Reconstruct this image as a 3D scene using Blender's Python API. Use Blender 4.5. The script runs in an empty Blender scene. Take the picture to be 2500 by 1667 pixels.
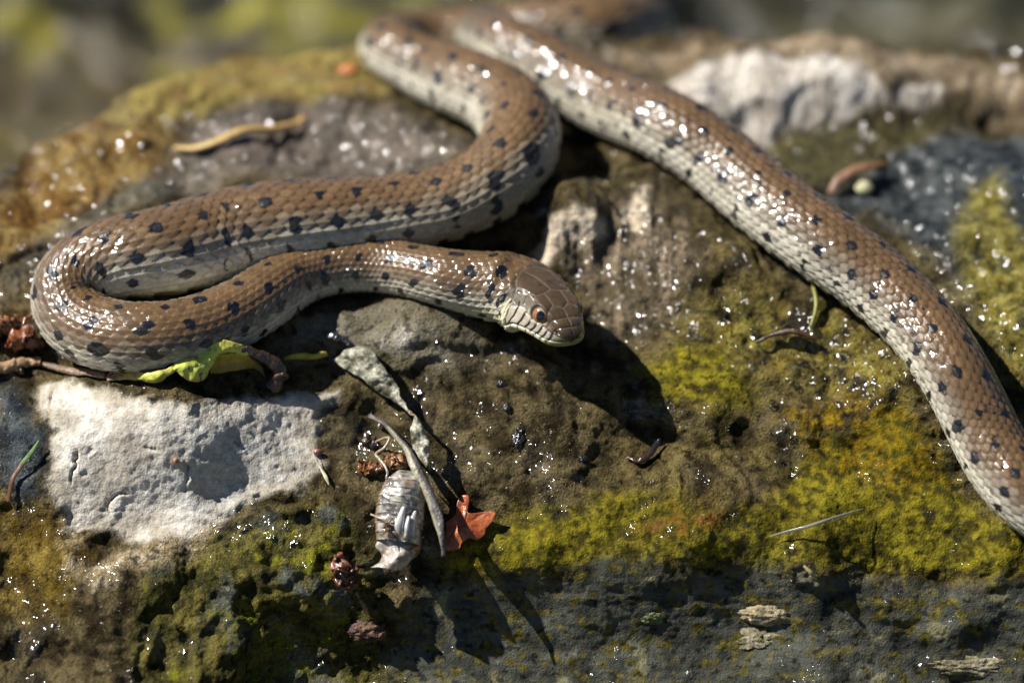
import bpy, math, random
import numpy as np
from mathutils import Vector, Matrix

# 1 Blender unit = 1 cm (scene unit scale 0.01): the whole place is a palm-sized piece of a stream bank
scene = bpy.context.scene
scene.unit_settings.system = 'METRIC'
scene.unit_settings.scale_length = 0.01

# ---------------------------------------------------------------- camera
PITCH = math.radians(32.0)
FOCUS = 90.0
cam_data = bpy.data.cameras.new('camera')
cam = bpy.data.objects.new('camera', cam_data)
scene.collection.objects.link(cam)
cam.location = (0.0, -FOCUS * math.cos(PITCH), FOCUS * math.sin(PITCH))
cam.rotation_euler = (math.pi / 2 - PITCH, 0.0, 0.0)
cam_data.sensor_width = 36.0
cam_data.lens = 135.0
cam_data.clip_start = 1.0
cam_data.clip_end = 20000.0
cam_data.dof.use_dof = True
cam_data.dof.focus_distance = 88.2
cam_data.dof.aperture_fstop = 0.043
scene.camera = cam

# ---------------------------------------------------------------- light
SUN_EL, SUN_AZ = math.radians(49.0), math.radians(87.0)      # high on the left, a touch behind the rock
SUN = np.array([-math.cos(SUN_EL) * math.sin(SUN_AZ), math.cos(SUN_EL) * math.cos(SUN_AZ), math.sin(SUN_EL)])
world = bpy.data.worlds.new('World')
scene.world = world
world.use_nodes = True
wn = world.node_tree
sky = wn.nodes.new('ShaderNodeTexSky')
sky.sky_type = 'NISHITA'
sky.sun_disc = False
sky.sun_elevation = SUN_EL
sky.sun_rotation = math.atan2(SUN[0], SUN[1])
sky.air_density = 0.5
sky.dust_density = 0.0
wn.links.new(sky.outputs[0], wn.nodes['Background'].inputs[0])
wn.nodes['Background'].inputs[1].default_value = 0.05
sun_data = bpy.data.lights.new('sun', 'SUN')
sun_data.energy = 5.0
sun_data.angle = math.radians(0.53)
sun_data.color = (1.0, 0.975, 0.925)
sun = bpy.data.objects.new('sun', sun_data)
scene.collection.objects.link(sun)
sun.location = tuple(SUN * 300)
sun.rotation_euler = Vector(-SUN).to_track_quat('-Z', 'Y').to_euler()
scene.view_settings.view_transform = 'Standard'
scene.view_settings.look = 'None'
scene.view_settings.exposure = 0.62
scene.view_settings.gamma = 1.0
scene.view_settings.use_curve_mapping = False
scene.cycles.use_denoising = True
scene.cycles.max_bounces = 6
scene.cycles.sample_clamp_indirect = 4.0

# ---------------------------------------------------------------- noise
_rng = np.random.default_rng(7)
_perm = _rng.permutation(256).astype(np.int32)
_perm = np.concatenate([_perm, _perm, _perm])
_grad = _rng.normal(size=(256, 3)).astype(np.float32)
_grad /= np.linalg.norm(_grad, axis=1)[:, None]


def noise(p, seed=0):
    p = np.asarray(p, np.float32) + np.float32(seed * 17.31)
    shape = p.shape[:-1]
    p = p.reshape(-1, 3)
    i = np.floor(p).astype(np.int32)
    f = p - i
    i &= 255
    w = f * f * f * (f * (f * 6 - 15) + 10)
    out = np.zeros(len(p), np.float32)
    for dx in (0, 1):
        a = _perm[i[:, 0] + dx]
        wx = w[:, 0] if dx else 1 - w[:, 0]
        for dy in (0, 1):
            b = _perm[a + i[:, 1] + dy]
            wy = w[:, 1] if dy else 1 - w[:, 1]
            for dz in (0, 1):
                g = _grad[_perm[b + i[:, 2] + dz] & 255]
                wz = w[:, 2] if dz else 1 - w[:, 2]
                d = g[:, 0] * (f[:, 0] - dx) + g[:, 1] * (f[:, 1] - dy) + g[:, 2] * (f[:, 2] - dz)
                out += wx * wy * wz * d
    return (out * 1.7).reshape(shape)


def fbm(p, freq, octaves=3, gain=0.5, seed=0):
    p = np.asarray(p, np.float32)
    out, amp, tot = 0.0, 1.0, 0.0
    for o in range(octaves):
        out = out + amp * noise(p * (freq * 2.03 ** o), seed + o)
        tot += amp
        amp *= gain
    return out / tot


def ridged(p, freq, octaves=3, gain=0.5, seed=0):
    p = np.asarray(p, np.float32)
    out, amp, tot = 0.0, 1.0, 0.0
    for o in range(octaves):
        out = out + amp * (1 - 2.2 * np.abs(noise(p * (freq * 2.03 ** o), seed + o)))
        tot += amp
        amp *= gain
    return out / tot


def sstep(a, b, x):
    t = np.clip((np.asarray(x, float) - a) / (b - a), 0, 1)
    return t * t * (3 - 2 * t)


def softplus(x, k=0.5):
    return k * np.logaddexp(0, np.asarray(x, float) / k)


# ---------------------------------------------------------------- the boulder's large shape
# profile from the front foot over the rounded brow to the back edge: arc length s, tilt towards the viewer
_ps = np.array([-30, -9.5, -8.0, -6.4, -5.9, -5.45, -4.8, -3.0, -1.5, 0, 1.5, 3.5, 6, 9, 11.5, 13.2, 14.5, 16, 18, 40.])
_pt = np.array([70, 70, 66, 67, 68, 58, 42, 38, 35, 30, 24, 15, 8, 4, 1, -8, -30, -55, -68, -70.])
_ss = np.linspace(-30, 40, 7001)
_tt = np.radians(np.interp(_ss, _ps, _pt))
_k = np.ones(41) / 41
_tt = np.convolve(np.pad(_tt, 20, mode='edge'), _k, mode='valid')
_ds = _ss[1] - _ss[0]
_yy = np.cumsum(np.cos(_tt)) * _ds
_zz = np.cumsum(np.sin(_tt)) * _ds
_yy -= np.interp(0, _ss, _yy)
_zz -= np.interp(0, _ss, _zz)


def g2(x, s, cx, cs, rx, rs, a):
    return a * np.exp(-((x - cx) / rx) ** 2 - ((s - cs) / rs) ** 2)


BUMPS = [
    # cx, cs, rx, rs, height: broad swellings and hollows of the rock
    (-8.3, -2.3, 2.6, 1.7, 1.05),      # dry pale shoulder, front left
    (-7.5, 0.0, 4.5, 0.8, 0.12),
    (1.3, 3.2, 1.1, 0.9, 0.95),        # tan knob by the head
    (3.0, 4.4, 1.3, 1.3, 0.75),        # upright knob
    (4.6, 1.6, 1.6, 1.2, 0.30),
    (5.0, -1.3, 2.0, 1.0, 0.35),
    (3.6, -2.6, 1.3, 0.8, -0.25),
    (8.5, -4.2, 3.5, 0.9, 0.25),
    (-3.2, -5.9, 1.2, 0.8, -0.35),
    (-0.5, -3.5, 2.5, 1.5, 0.15),
    (-2.6, 0.3, 1.9, 1.1, 0.65),       # swelling under the neck
    (1.9, -0.6, 1.5, 1.2, -0.45),      # hollow under the head
    (8.0, 9.9, 2.8, 1.1, 0.55),        # pale dry ledge, back right
    (2.0, 10.5, 3.0, 1.2, 0.2),
]


def broad(x, s):
    d = np.zeros(np.broadcast(x, s).shape)
    for b in BUMPS:
        d = d + g2(x, s, *b)
    # left back corner breaks away
    edge = np.interp(x, [-19, -12, -9.5, -7, -3, 3, 8, 19], [2.0, 5.6, 8.8, 10.4, 10.7, 10.9, 10.8, 10.4])
    d = d - 0.75 * softplus(s - edge, 0.35)
    # right: ledge with a hollow in front of it
    step = 8.35 + 0.10 * np.sin(x * 1.7) + 0.02 * (x - 8) ** 2
    d = d - 0.95 * sstep(4.6, 6.4, x) * (1 - 0.5 * sstep(9.0, 11.5, x)) * (1 - sstep(step - 0.6, step + 0.35, s)) * sstep(step - 7.5, step - 0.4, s)
    # front left foot runs out towards the viewer
    d = d + 0.62 * softplus(-s - 5.0, 0.4) * (1 - sstep(-7.5, -4.3, x))
    d = d + 0.25 * softplus(-s - 8.0, 0.4)
    q = np.stack(np.broadcast_arrays(x * 0.33, s * 0.33, 0 * x + 0 * s), -1)
    d = d + 0.42 * noise(q, 3) + 0.16 * noise(q * 2.6, 5)
    return d


def base(x, s):
    x, s = np.broadcast_arrays(np.asarray(x, float), np.asarray(s, float))
    t = np.interp(s, _ss, _tt)
    d = broad(x, s)
    return np.stack([x, np.interp(s, _ss, _yy) - np.sin(t) * d, np.interp(s, _ss, _zz) + np.cos(t) * d], -1)


def base_n(x, s, e=0.12):
    a = base(x + e, s) - base(x - e, s)
    b = base(x, s + e) - base(x, s - e)
    n = np.cross(a, b)
    return n / np.linalg.norm(n, axis=-1, keepdims=True)
# ---------------------------------------------------------------- where things lie on the boulder: across x, along the profile s, height above it (cm)
LAYOUT = {
    'snake_spine': [[1.374, -1.868, 1.179, 0.25, -0.27, 0.93, 0.4], [1.178, -1.442, 1.313, 0.25, -0.27, 0.93, 0.5], [0.962, -0.998, 1.439, 0.25, -0.27, 0.93, 0.6], [0.704, -0.542, 1.49, 0.25, -0.27, 0.93, 0.75], [0.374, -0.166, 1.45, 0.25, -0.27, 0.93, 0.86], [-0.061, 0.116, 1.373, 0.25, -0.27, 0.93, 0.87], [-0.518, 0.28, 1.333, 0.25, -0.27, 0.93, 0.8], [-0.975, 0.369, 1.362, 0.138, -0.422, 0.896, 0.742], [-1.789, 0.504, 1.483, 0.049, -0.387, 0.921, 0.65], [-2.828, 1.248, 1.286, -0.062, -0.387, 0.92, 0.625], [-3.856, 1.363, 1.337, -0.007, -0.433, 0.902, 0.677], [-4.975, 1.113, 1.224, -0.014, -0.472, 0.881, 0.717], [-5.843, 0.06, 1.087, -0.063, -0.418, 0.906, 0.761], [-6.815, -0.697, 0.935, 0.073, -0.486, 0.871, 0.786], [-7.787, -1.203, 0.894, -0.02, -0.426, 0.905, 0.803], [-8.788, -1.248, 0.874, -0.038, -0.399, 0.916, 0.823], [-9.8, -0.705, 0.726, -0.105, -0.435, 0.894, 0.848], [-10.467, 0.065, 0.965, -0.006, -0.398, 0.917, 0.832], [-10.286, 0.591, 1.454, 0.017, -0.325, 0.946, 0.855], [-9.686, 0.852, 1.678, 0.032, -0.183, 0.983, 0.937], [-8.917, 0.852, 1.772, -0.039, -0.052, 0.998, 1.018], [-7.915, 1.097, 1.828, 0.112, 0.012, 0.994, 1.091], [-6.934, 1.678, 1.794, 0.002, 0.015, 1.0, 1.128], [-5.861, 1.868, 1.98, 0.008, -0.067, 0.998, 1.109], [-4.89, 1.994, 2.037, 0.018, -0.055, 0.998, 1.068], [-3.87, 2.176, 2.014, 0.019, -0.014, 1.0, 1.019], [-2.847, 2.399, 2.004, 0.001, 0.119, 0.993, 0.98], [-1.817, 2.543, 2.111, -0.028, 0.035, 0.999, 0.95], [-0.89, 2.886, 2.295, -0.015, 0.167, 0.986, 0.952], [-0.166, 3.34, 2.632, -0.209, 0.245, 0.947, 0.975], [0.209, 4.392, 2.853, -0.008, 0.099, 0.995, 0.983], [0.042, 5.756, 2.917, 0.116, 0.042, 0.992, 0.974], [-0.543, 6.559, 3.012, 0.033, 0.016, 0.999, 0.916], [-1.296, 7.187, 3.013, 0.002, -0.019, 1.0, 0.879], [-2.071, 8.351, 2.722, -0.01, 0.022, 1.0, 0.813], [-2.674, 8.719, 2.858, 0.065, -0.058, 0.996, 0.717], [-2.973, 8.984, 2.964, 0.0, -0.2, 0.98, 0.75], [-3.122, 10.476, 2.331, 0.0, -0.1, 0.99, 0.75], [-2.81, 11.495, 1.887, 0.0, -0.1, 0.99, 0.78], [-2.149, 11.946, 1.665, 0.0, -0.1, 0.99, 0.8], [-1.305, 11.969, 1.703, 0.0, -0.1, 0.99, 0.82], [-0.18, 11.839, 1.872, 0.0, -0.1, 0.99, 0.84], [1.051, 11.554, 2.17, 0.0, -0.1, 0.99, 0.84], [2.168, 11.512, 2.292, 0.0, -0.1, 0.99, 0.84], [2.971, 12.148, 1.989, 0.0, -0.1, 0.99, 0.84], [3.419, 13.55, 1.213, 0.0, -0.1, 0.99, 0.84], [3.143, 15.511, 0.199, 0.0, -0.1, 0.99, 0.85], [2.051, 16.238, -0.335, 0.0, -0.1, 0.99, 0.86], [0.752, 15.884, -0.336, 0.0, -0.1, 0.99, 0.88], [-0.185, 14.614, 0.273, 0.0, -0.1, 0.99, 0.9], [-0.659, 12.883, 1.278, 0.0, -0.1, 0.99, 0.92], [-0.393, 9.284, 3.101, -0.024, -0.025, 0.999, 0.676], [0.422, 8.378, 3.087, -0.005, -0.009, 1.0, 0.801], [1.442, 7.579, 2.804, 0.09, -0.119, 0.989, 0.84], [2.501, 6.707, 2.629, -0.051, 0.042, 0.998, 0.898], [3.718, 4.97, 2.999, -0.032, -0.038, 0.999, 0.893], [4.945, 3.998, 2.595, 0.078, -0.089, 0.993, 0.908], [6.125, 2.5, 2.195, 0.057, 0.038, 0.998, 0.918], [7.348, 1.302, 1.826, 0.093, -0.108, 0.99, 0.92], [8.584, 0.444, 1.27, -0.01, -0.104, 0.994, 0.885], [9.62, -0.801, 0.726, 0.037, -0.072, 0.997, 0.847], [10.25, -1.919, 0.161, 0.047, -0.256, 0.965, 0.821], [10.74, -2.515, -0.622, 0.029, -0.282, 0.959, 0.82], [11.175, -3.305, -1.223, 0.003, -0.216, 0.976, 0.827], [11.738, -4.052, -1.653, 0.015, -0.195, 0.981, 0.793], [12.522, -4.409, -2.105, 0.025, -0.251, 0.968, 0.733], [13.489, -4.509, -2.578, 0.051, -0.347, 0.937, 0.635], [14.543, -4.685, -2.999, -0.103, -0.385, 0.917, 0.497], [15.766, -4.545, -3.099, 0.014, -0.338, 0.941, 0.299], [16.702, -4.318, -3.138, -0.011, -0.347, 0.938, 0.12]],
    'regions': {'dry_shoulder': [(-11.0, -1.73), (-10.83, -1.35), (-10.44, -1.1), (-9.95, -1.33), (-9.19, -1.71), (-8.23, -2.11), (-7.25, -2.14), (-6.19, -1.84), (-5.5, -1.55), (-4.81, -1.55), (-4.36, -1.45), (-4.03, -1.31), (-4.11, -1.63), (-4.5, -2.06), (-4.68, -2.5), (-4.58, -2.86), (-4.44, -3.32), (-4.78, -3.67), (-5.57, -3.86), (-6.17, -4.12), (-6.76, -4.47), (-7.46, -4.82), (-8.26, -4.95), (-9.18, -4.73), (-10.17, -4.64), (-10.28, -4.28), (-10.53, -3.91), (-10.6, -3.07), (-10.44, -2.5), (-10.71, -2.12)], 'grey_mid': [(-7.94, -3.29), (-6.56, -2.76), (-4.8, -2.82), (-4.54, -3.33), (-4.88, -3.65), (-6.17, -4.12), (-7.06, -4.32), (-7.76, -3.95)], 'slate_edge': [(-11.93, -1.28), (-11.57, -1.31), (-11.12, -2.18), (-10.67, -2.48), (-10.84, -3.05), (-10.8, -3.91), (-11.39, -3.98), (-11.82, -3.65)], 'ochre_left': [(-11.82, -3.65), (-11.39, -3.98), (-10.78, -3.95), (-10.23, -4.59), (-9.63, -5.4), (-10.17, -6.32), (-11.07, -6.55), (-11.67, -6.35)], 'tan_lip': [(-10.38, -4.49), (-9.88, -4.63), (-9.83, -5.4), (-9.43, -5.49), (-8.46, -5.0), (-7.46, -4.9), (-6.56, -4.32), (-7.06, -5.11), (-8.42, -5.57), (-9.4, -5.89), (-10.11, -5.65)], 'yellow_a': [(-1.56, -5.62), (-0.96, -4.8), (0.04, -4.29), (1.24, -4.25), (2.44, -3.87), (3.84, -4.05), (4.63, -4.59), (5.83, -4.11), (7.3, -2.5), (8.82, -1.75), (9.61, -2.45), (10.2, -3.34), (10.85, -4.31), (11.74, -4.76), (12.23, -5.8), (9.24, -5.72), (7.22, -5.49), (5.24, -5.51), (3.23, -5.5), (1.24, -5.7), (-0.26, -5.92)], 'yellow_b': [(3.09, -0.76), (3.91, -0.02), (4.82, -0.28), (5.51, -1.08), (5.7, -1.67), (4.78, -1.85), (3.68, -1.46)], 'orange_a': [(6.3, -1.98), (7.35, -1.26), (8.82, -1.75), (9.71, -2.55), (10.09, -3.54), (8.78, -3.76), (7.28, -3.26)], 'orange_b': [(3.24, -4.27), (4.83, -4.18), (4.82, -4.69), (3.83, -4.96), (2.74, -4.84)], 'slate_band': [(-1.76, -5.83), (-0.26, -5.87), (1.24, -5.68), (2.43, -5.4), (3.43, -5.5), (5.24, -5.53), (7.23, -5.69), (9.24, -5.82), (12.23, -5.95), (13.28, -9.53), (-2.76, -9.46), (-2.97, -7.58)], 'dark_moss': [(-7.46, -5.11), (-6.16, -4.54), (-4.77, -3.99), (-3.77, -4.28), (-3.16, -5.51), (-2.97, -7.58), (-2.76, -9.46), (-7.56, -8.83), (-8.64, -7.21), (-8.41, -5.89)], 'grey_top': [(-8.09, 6.65), (-7.07, 7.68), (-5.15, 8.18), (-3.2, 8.02), (-1.88, 6.8), (-0.91, 6.05), (-1.86, 5.19), (-5.01, 4.9), (-7.66, 4.76), (-8.87, 4.16), (-8.45, 5.57)], 'yellow_crest': [(-10.2, 7.68), (-9.12, 9.4), (-8.16, 9.88), (-6.44, 11.32), (-3.59, 10.15), (-3.22, 8.71), (-5.16, 8.23), (-7.09, 8.11), (-8.13, 7.44), (-9.38, 6.85)], 'brown_left': [(-12.33, 4.07), (-11.22, 6.78), (-10.24, 8.08), (-9.06, 6.91), (-8.09, 6.65), (-8.93, 5.01), (-10.13, 3.06), (-11.2, 2.11), (-11.64, 0.95), (-12.01, 0.45)], 'grey_left': [(-8.93, 5.01), (-7.98, 4.8), (-8.86, 3.99), (-10.62, 2.66), (-11.48, 1.63), (-12.03, 0.87), (-12.1, 1.8), (-10.68, 3.31)], 'front_plain': [(-5.44, -0.35), (-4.26, 0.82), (-3.03, 0.9), (-1.79, 0.65), (-0.98, 0.11), (-0.57, -0.61), (-1.78, -1.01), (-3.0, -0.64), (-4.22, -0.83)], 'pale_spot': [(-3.0, -0.39), (-2.75, 0.02), (-2.29, 0.05), (-2.11, -0.19), (-2.39, -0.48), (-2.75, -0.54)], 'mauve_right': [(0.66, 2.16), (1.59, 2.42), (2.11, 3.35), (3.17, 4.12), (4.0, 3.68), (4.36, 1.9), (3.93, 0.92), (3.11, 0.16), (2.3, 0.32), (1.69, 1.56)], 'tan_knob': [(0.61, 2.39), (0.97, 2.7), (1.38, 2.88), (1.79, 2.89), (2.02, 2.76), (1.79, 2.55), (1.18, 2.4), (0.87, 2.22)], 'tan_knob_b': [(2.63, 2.96), (2.9, 3.67), (3.27, 3.99), (3.26, 3.47), (2.99, 2.88)], 'slate_right': [(7.12, 4.56), (8.6, 6.11), (9.99, 7.44), (11.64, 7.83), (13.38, 7.02), (12.92, -1.31), (11.74, -0.29), (11.01, 0.95), (10.08, 2.27), (8.69, 4.35)], 'ochre_right': [(10.52, 2.77), (11.15, 5.08), (11.79, 5.16), (12.02, 3.33), (12.61, 1.72), (12.6, -1.34), (11.68, -1.0), (11.16, 0.22), (10.82, 1.18)], 'pale_ledge': [(3.92, 9.04), (4.52, 9.31), (5.74, 9.72), (6.7, 9.42), (8.1, 9.24), (9.07, 8.92), (9.38, 8.44), (8.84, 8.19), (7.75, 8.09), (6.77, 7.92), (6.11, 7.49), (5.45, 7.59), (4.59, 8.1)], 'pale_ledge_b': [(9.38, 8.34), (9.6, 8.56), (10.17, 8.91), (10.89, 8.87), (10.7, 8.57), (9.92, 8.33)], 'tan_crest': [(2.46, 9.91), (4.66, 10.26), (7.43, 10.57), (9.05, 10.14), (10.75, 10.41), (12.88, 9.57), (13.94, 9.21), (13.85, 8.06), (11.7, 8.68), (10.07, 9.05), (8.73, 8.59), (7.89, 9.28), (5.75, 9.99), (4.19, 9.34), (2.99, 9.33)], 'dark_hollow': [(6.11, 7.49), (6.77, 7.92), (7.86, 8.12), (8.84, 8.07), (9.59, 7.92), (10.14, 8.28), (11.14, 8.5), (10.19, 7.18), (8.6, 6.11), (7.26, 5.16), (6.68, 6.28)], 'ochre_mid': [(3.92, 0.24), (4.74, 0.64), (5.98, 0.95), (7.21, 0.72), (8.5, -0.13), (9.32, -1.48), (8.82, -1.75), (7.35, -1.26), (6.34, -0.86), (5.31, -0.76)], 'green_dots': [(-6.92, -6.4), (-5.74, -6.35), (-4.97, -7.02), (-5.56, -7.48), (-6.52, -7.26)]},
    'curled_leaf': [[(-9.21, -1.418, 0.12), (-9.222, -1.408, 0.05)], [(-8.789, -1.439, 0.25), (-8.855, -1.412, 0.05)], [(-8.314, -1.578, 0.35), (-8.38, -1.586, 0.08)], [(-8.001, -1.619, 0.45), (-8.042, -1.643, 0.1)], [(-7.794, -1.568, 0.55), (-7.799, -1.537, 0.35)], [(-7.595, -1.48, 0.65), (-7.64, -1.704, 0.3)], [(-7.394, -1.347, 0.75), (-7.459, -1.749, 0.3)], [(-7.147, -1.139, 0.85), (-7.299, -1.693, 0.32)], [(-6.971, -1.065, 0.95), (-7.143, -1.504, 0.4)], [(-6.798, -1.031, 1.0), (-6.957, -1.161, 0.6)], [(-6.66, -1.028, 0.95), (-6.828, -1.112, 0.65)], [(-6.408, -1.018, 0.8), (-6.517, -1.081, 0.6)], [(-6.052, -0.953, 0.6), (-6.117, -1.073, 0.45)]],
    'leaf_underside': [[(-6.98, -1.165, 0.6), (-6.994, -1.255, 0.12)], [(-6.805, -1.096, 0.62), (-6.754, -1.222, 0.1)], [(-6.515, -1.074, 0.58), (-6.379, -1.152, 0.1)], [(-6.192, -1.075, 0.5), (-6.033, -1.088, 0.12)], [(-5.945, -1.071, 0.4), (-5.736, -1.228, 0.1)]],
    'leaf_tail': [(-9.268, -1.404, 0.06), (-9.166, -1.329, 0.08), (-9.051, -1.345, 0.12), (-8.817, -1.433, 0.16)],
    'leaf_tail_b': [(-9.155, -1.347, 0.1), (-9.088, -1.296, 0.16), (-9.037, -1.288, 0.24)],
    'brown_stalk': [(-6.683, -1.062, 0.68), (-6.434, -1.045, 0.66), (-6.165, -1.041, 0.6), (-5.821, -1.042, 0.52), (-5.582, -1.107, 0.45), (-5.45, -1.203, 0.32)],
    'brown_stalk_foot': [(-5.459, -1.206, 0.3), (-5.503, -1.306, 0.15), (-5.55, -1.375, 0.02)],
    'yellow_leaflet': [[(-5.328, -0.606, 0.12), (-5.313, -0.61, 0.08)], [(-5.118, -0.555, 0.25), (-5.091, -0.599, 0.1)], [(-4.836, -0.498, 0.3), (-4.842, -0.602, 0.12)], [(-4.616, -0.544, 0.3), (-4.611, -0.596, 0.14)], [(-4.443, -0.458, 0.3), (-4.432, -0.56, 0.16)], [(-4.324, -0.459, 0.25), (-4.332, -0.508, 0.2)]],
    'grey_leaf': [[(-4.195, -0.568, 0.12), (-3.392, -0.258, 0.12)], [(-3.961, -0.77, 0.2), (-3.118, -0.395, 0.3)], [(-3.55, -1.084, 0.28), (-2.977, -0.601, 0.38)], [(-3.236, -1.296, 0.32), (-2.789, -0.8, 0.42)], [(-2.843, -1.529, 0.38), (-2.579, -1.113, 0.48)], [(-2.409, -1.884, 0.46), (-2.435, -1.577, 0.52)], [(-2.183, -2.125, 0.54), (-2.246, -1.98, 0.56)], [(-2.171, -2.261, 0.6), (-2.061, -2.237, 0.62)], [(-2.229, -2.472, 0.62), (-1.986, -2.433, 0.68)], [(-2.281, -2.786, 0.66), (-1.927, -2.662, 0.74)], [(-2.245, -3.15, 0.72), (-1.944, -3.171, 0.78)], [(-1.976, -3.513, 0.78), (-1.888, -3.554, 0.8)]],
    'dark_blade': [[(-3.322, -1.843, 0.25), (-3.3, -1.867, 0.3)], [(-2.94, -2.162, 0.34), (-2.742, -2.176, 0.39)], [(-2.614, -2.616, 0.45), (-2.471, -2.584, 0.5)], [(-2.445, -2.99, 0.55), (-2.322, -2.931, 0.6)], [(-2.366, -3.427, 0.64), (-2.211, -3.319, 0.69)], [(-2.067, -3.84, 0.75), (-1.919, -3.713, 0.8)], [(-1.907, -4.103, 0.84), (-1.744, -3.92, 0.89)], [(-1.753, -4.58, 0.95), (-1.459, -4.219, 1.0)], [(-1.735, -4.979, 1.02), (-1.34, -4.436, 1.07)], [(-1.643, -5.241, 1.1), (-1.627, -5.244, 1.15)]],
    'husk_axis': [(-2.397, -3.46, 0.35), (-2.438, -3.718, 0.38), (-2.512, -4.07, 0.42), (-2.585, -4.396, 0.46), (-2.625, -4.73, 0.5), (-2.636, -4.964, 0.5)],
    'husk_tail': [[(-3.149, -4.996, 0.35), (-2.083, -4.914, 0.45)], [(-3.185, -5.082, 0.4), (-2.083, -5.098, 0.5)], [(-3.069, -5.169, 0.5), (-2.134, -5.214, 0.55)], [(-3.131, -5.282, 0.55), (-2.276, -5.306, 0.6)], [(-3.306, -5.366, 0.6), (-2.442, -5.445, 0.62)]],
    'husk_leg_a': [(-3.196, -4.517, 0.55), (-2.956, -4.57, 0.75), (-2.762, -4.635, 0.85), (-2.644, -4.65, 0.88)],
    'husk_leg_b': [(-2.684, -4.164, 0.8), (-2.515, -4.162, 0.88), (-2.352, -4.165, 0.85), (-2.181, -4.203, 0.75)],
    'husk_leg_c': [(-2.728, -3.715, 0.45), (-2.707, -3.608, 0.5), (-2.684, -3.516, 0.52), (-2.72, -3.392, 0.5), (-2.818, -3.241, 0.45), (-2.892, -3.101, 0.42), (-2.748, -2.939, 0.5), (-2.648, -2.755, 0.5), (-2.731, -2.701, 0.45), (-3.028, -2.671, 0.3)],
    'husk_leg_d': [(-2.129, -4.632, 0.5), (-2.203, -4.815, 0.6), (-2.224, -4.947, 0.62)],
    'wing_pad_a': [[(-2.522, -4.255, 0.92), (-2.468, -4.258, 0.9)], [(-2.622, -4.441, 0.98), (-2.506, -4.435, 0.95)], [(-2.707, -4.663, 1.0), (-2.534, -4.693, 0.97)], [(-2.654, -4.814, 0.95), (-2.561, -4.83, 0.95)]],
    'wing_pad_b': [[(-2.307, -4.28, 0.86), (-2.239, -4.293, 0.84)], [(-2.413, -4.492, 0.92), (-2.263, -4.518, 0.85)], [(-2.443, -4.751, 0.95), (-2.233, -4.85, 0.85)], [(-2.311, -4.958, 0.92), (-2.247, -4.975, 0.86)]],
    'wing_pad_c': [[(-2.459, -4.417, 0.96), (-2.411, -4.424, 0.95)], [(-2.518, -4.681, 1.0), (-2.409, -4.712, 0.97)], [(-2.499, -4.901, 0.98), (-2.392, -4.933, 0.97)]],
    'amber_a': [(-3.574, -3.317, 0.1), (-3.419, -3.266, 0.15), (-3.213, -3.28, 0.18), (-3.002, -3.345, 0.18), (-2.787, -3.397, 0.15)],
    'amber_b': [(-2.806, -3.197, 0.25), (-2.645, -3.228, 0.3), (-2.533, -3.258, 0.3), (-2.447, -3.298, 0.25)],
    'amber_c': [(-3.417, -2.296, 0.08), (-3.334, -2.561, 0.1), (-3.153, -2.668, 0.14), (-2.967, -2.638, 0.15)],
    'red_leaf': [(-1.246, -4.314, 0.16), (-1.247, -4.129, 0.16), (-1.223, -4.005, 0.16), (-1.149, -3.924, 0.16), (-1.038, -3.936, 0.16), (-1.002, -4.069, 0.16), (-1.03, -4.252, 0.16), (-0.981, -4.328, 0.16), (-0.798, -4.329, 0.16), (-0.599, -4.305, 0.16), (-0.399, -4.352, 0.16), (-0.429, -4.539, 0.16), (-0.563, -4.7, 0.16), (-0.58, -4.838, 0.16), (-0.751, -4.917, 0.16), (-0.915, -4.842, 0.16), (-1.107, -4.954, 0.16), (-1.192, -5.087, 0.16), (-1.516, -5.136, 0.16), (-1.553, -4.992, 0.16), (-1.487, -4.746, 0.16), (-1.486, -4.485, 0.16), (-1.366, -4.409, 0.16)],
    'red_leaf_mid': [(-1.067, -4.581, 0.3)],
    'bud': [(-4.043, -5.304, 0.15), (-4.015, -5.427, 0.22), (-3.948, -5.566, 0.25), (-3.863, -5.764, 0.22), (-3.758, -5.954, 0.15)],
    'bud_stalk': [(-3.645, -6.027, 0.12), (-3.539, -6.232, 0.16), (-3.465, -6.342, 0.2), (-3.371, -6.509, 0.2), (-3.312, -6.616, 0.16)],
    'clod': [(-3.321, -6.988, 0.1)],
    'needle': [(-8.24, 6.162, 0.12), (-7.679, 5.912, 0.14), (-7.148, 5.826, 0.16), (-6.562, 6.128, 0.18), (-5.95, 6.65, 0.18), (-5.366, 7.301, 0.16), (-5.166, 7.545, 0.14)],
    'twig_right': [(7.714, 5.139, 0.1), (7.899, 5.498, 0.25), (8.329, 5.787, 0.35), (8.663, 5.925, 0.35), (9.093, 6.124, 0.3)],
    'pale_pebble': [(8.603, 5.52, 0.1)],
    'bark_curl': [(-12.556, 0.298, 0.35), (-12.08, 0.26, 0.4), (-11.755, 0.208, 0.42), (-11.385, 0.223, 0.4)],
    'bark_curl_b': [(-11.726, -0.252, 0.2), (-11.587, -0.057, 0.35), (-11.3, -0.022, 0.35), (-11.183, -0.22, 0.25)],
    'tan_twig': [(-12.546, -0.878, 0.1), (-11.951, -0.8, 0.12), (-11.502, -0.637, 0.14), (-10.975, -0.524, 0.14)],
    'twig_under': [(-10.979, -0.587, 0.1), (-10.372, -0.91, 0.1), (-9.725, -1.177, 0.08), (-9.293, -1.338, 0.06)],
    'grass_bit': [(-10.816, -2.698, 0.2), (-11.011, -2.963, 0.18), (-11.208, -3.157, 0.14), (-11.286, -3.272, 0.12), (-11.401, -3.508, 0.1), (-11.556, -4.035, 0.06)],
    'awn': [(-4.654, -2.787, 0.12), (-4.585, -3.027, 0.14), (-4.491, -3.199, 0.14), (-4.437, -3.32, 0.14), (-4.337, -3.508, 0.12), (-4.234, -3.708, 0.06)],
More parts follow.
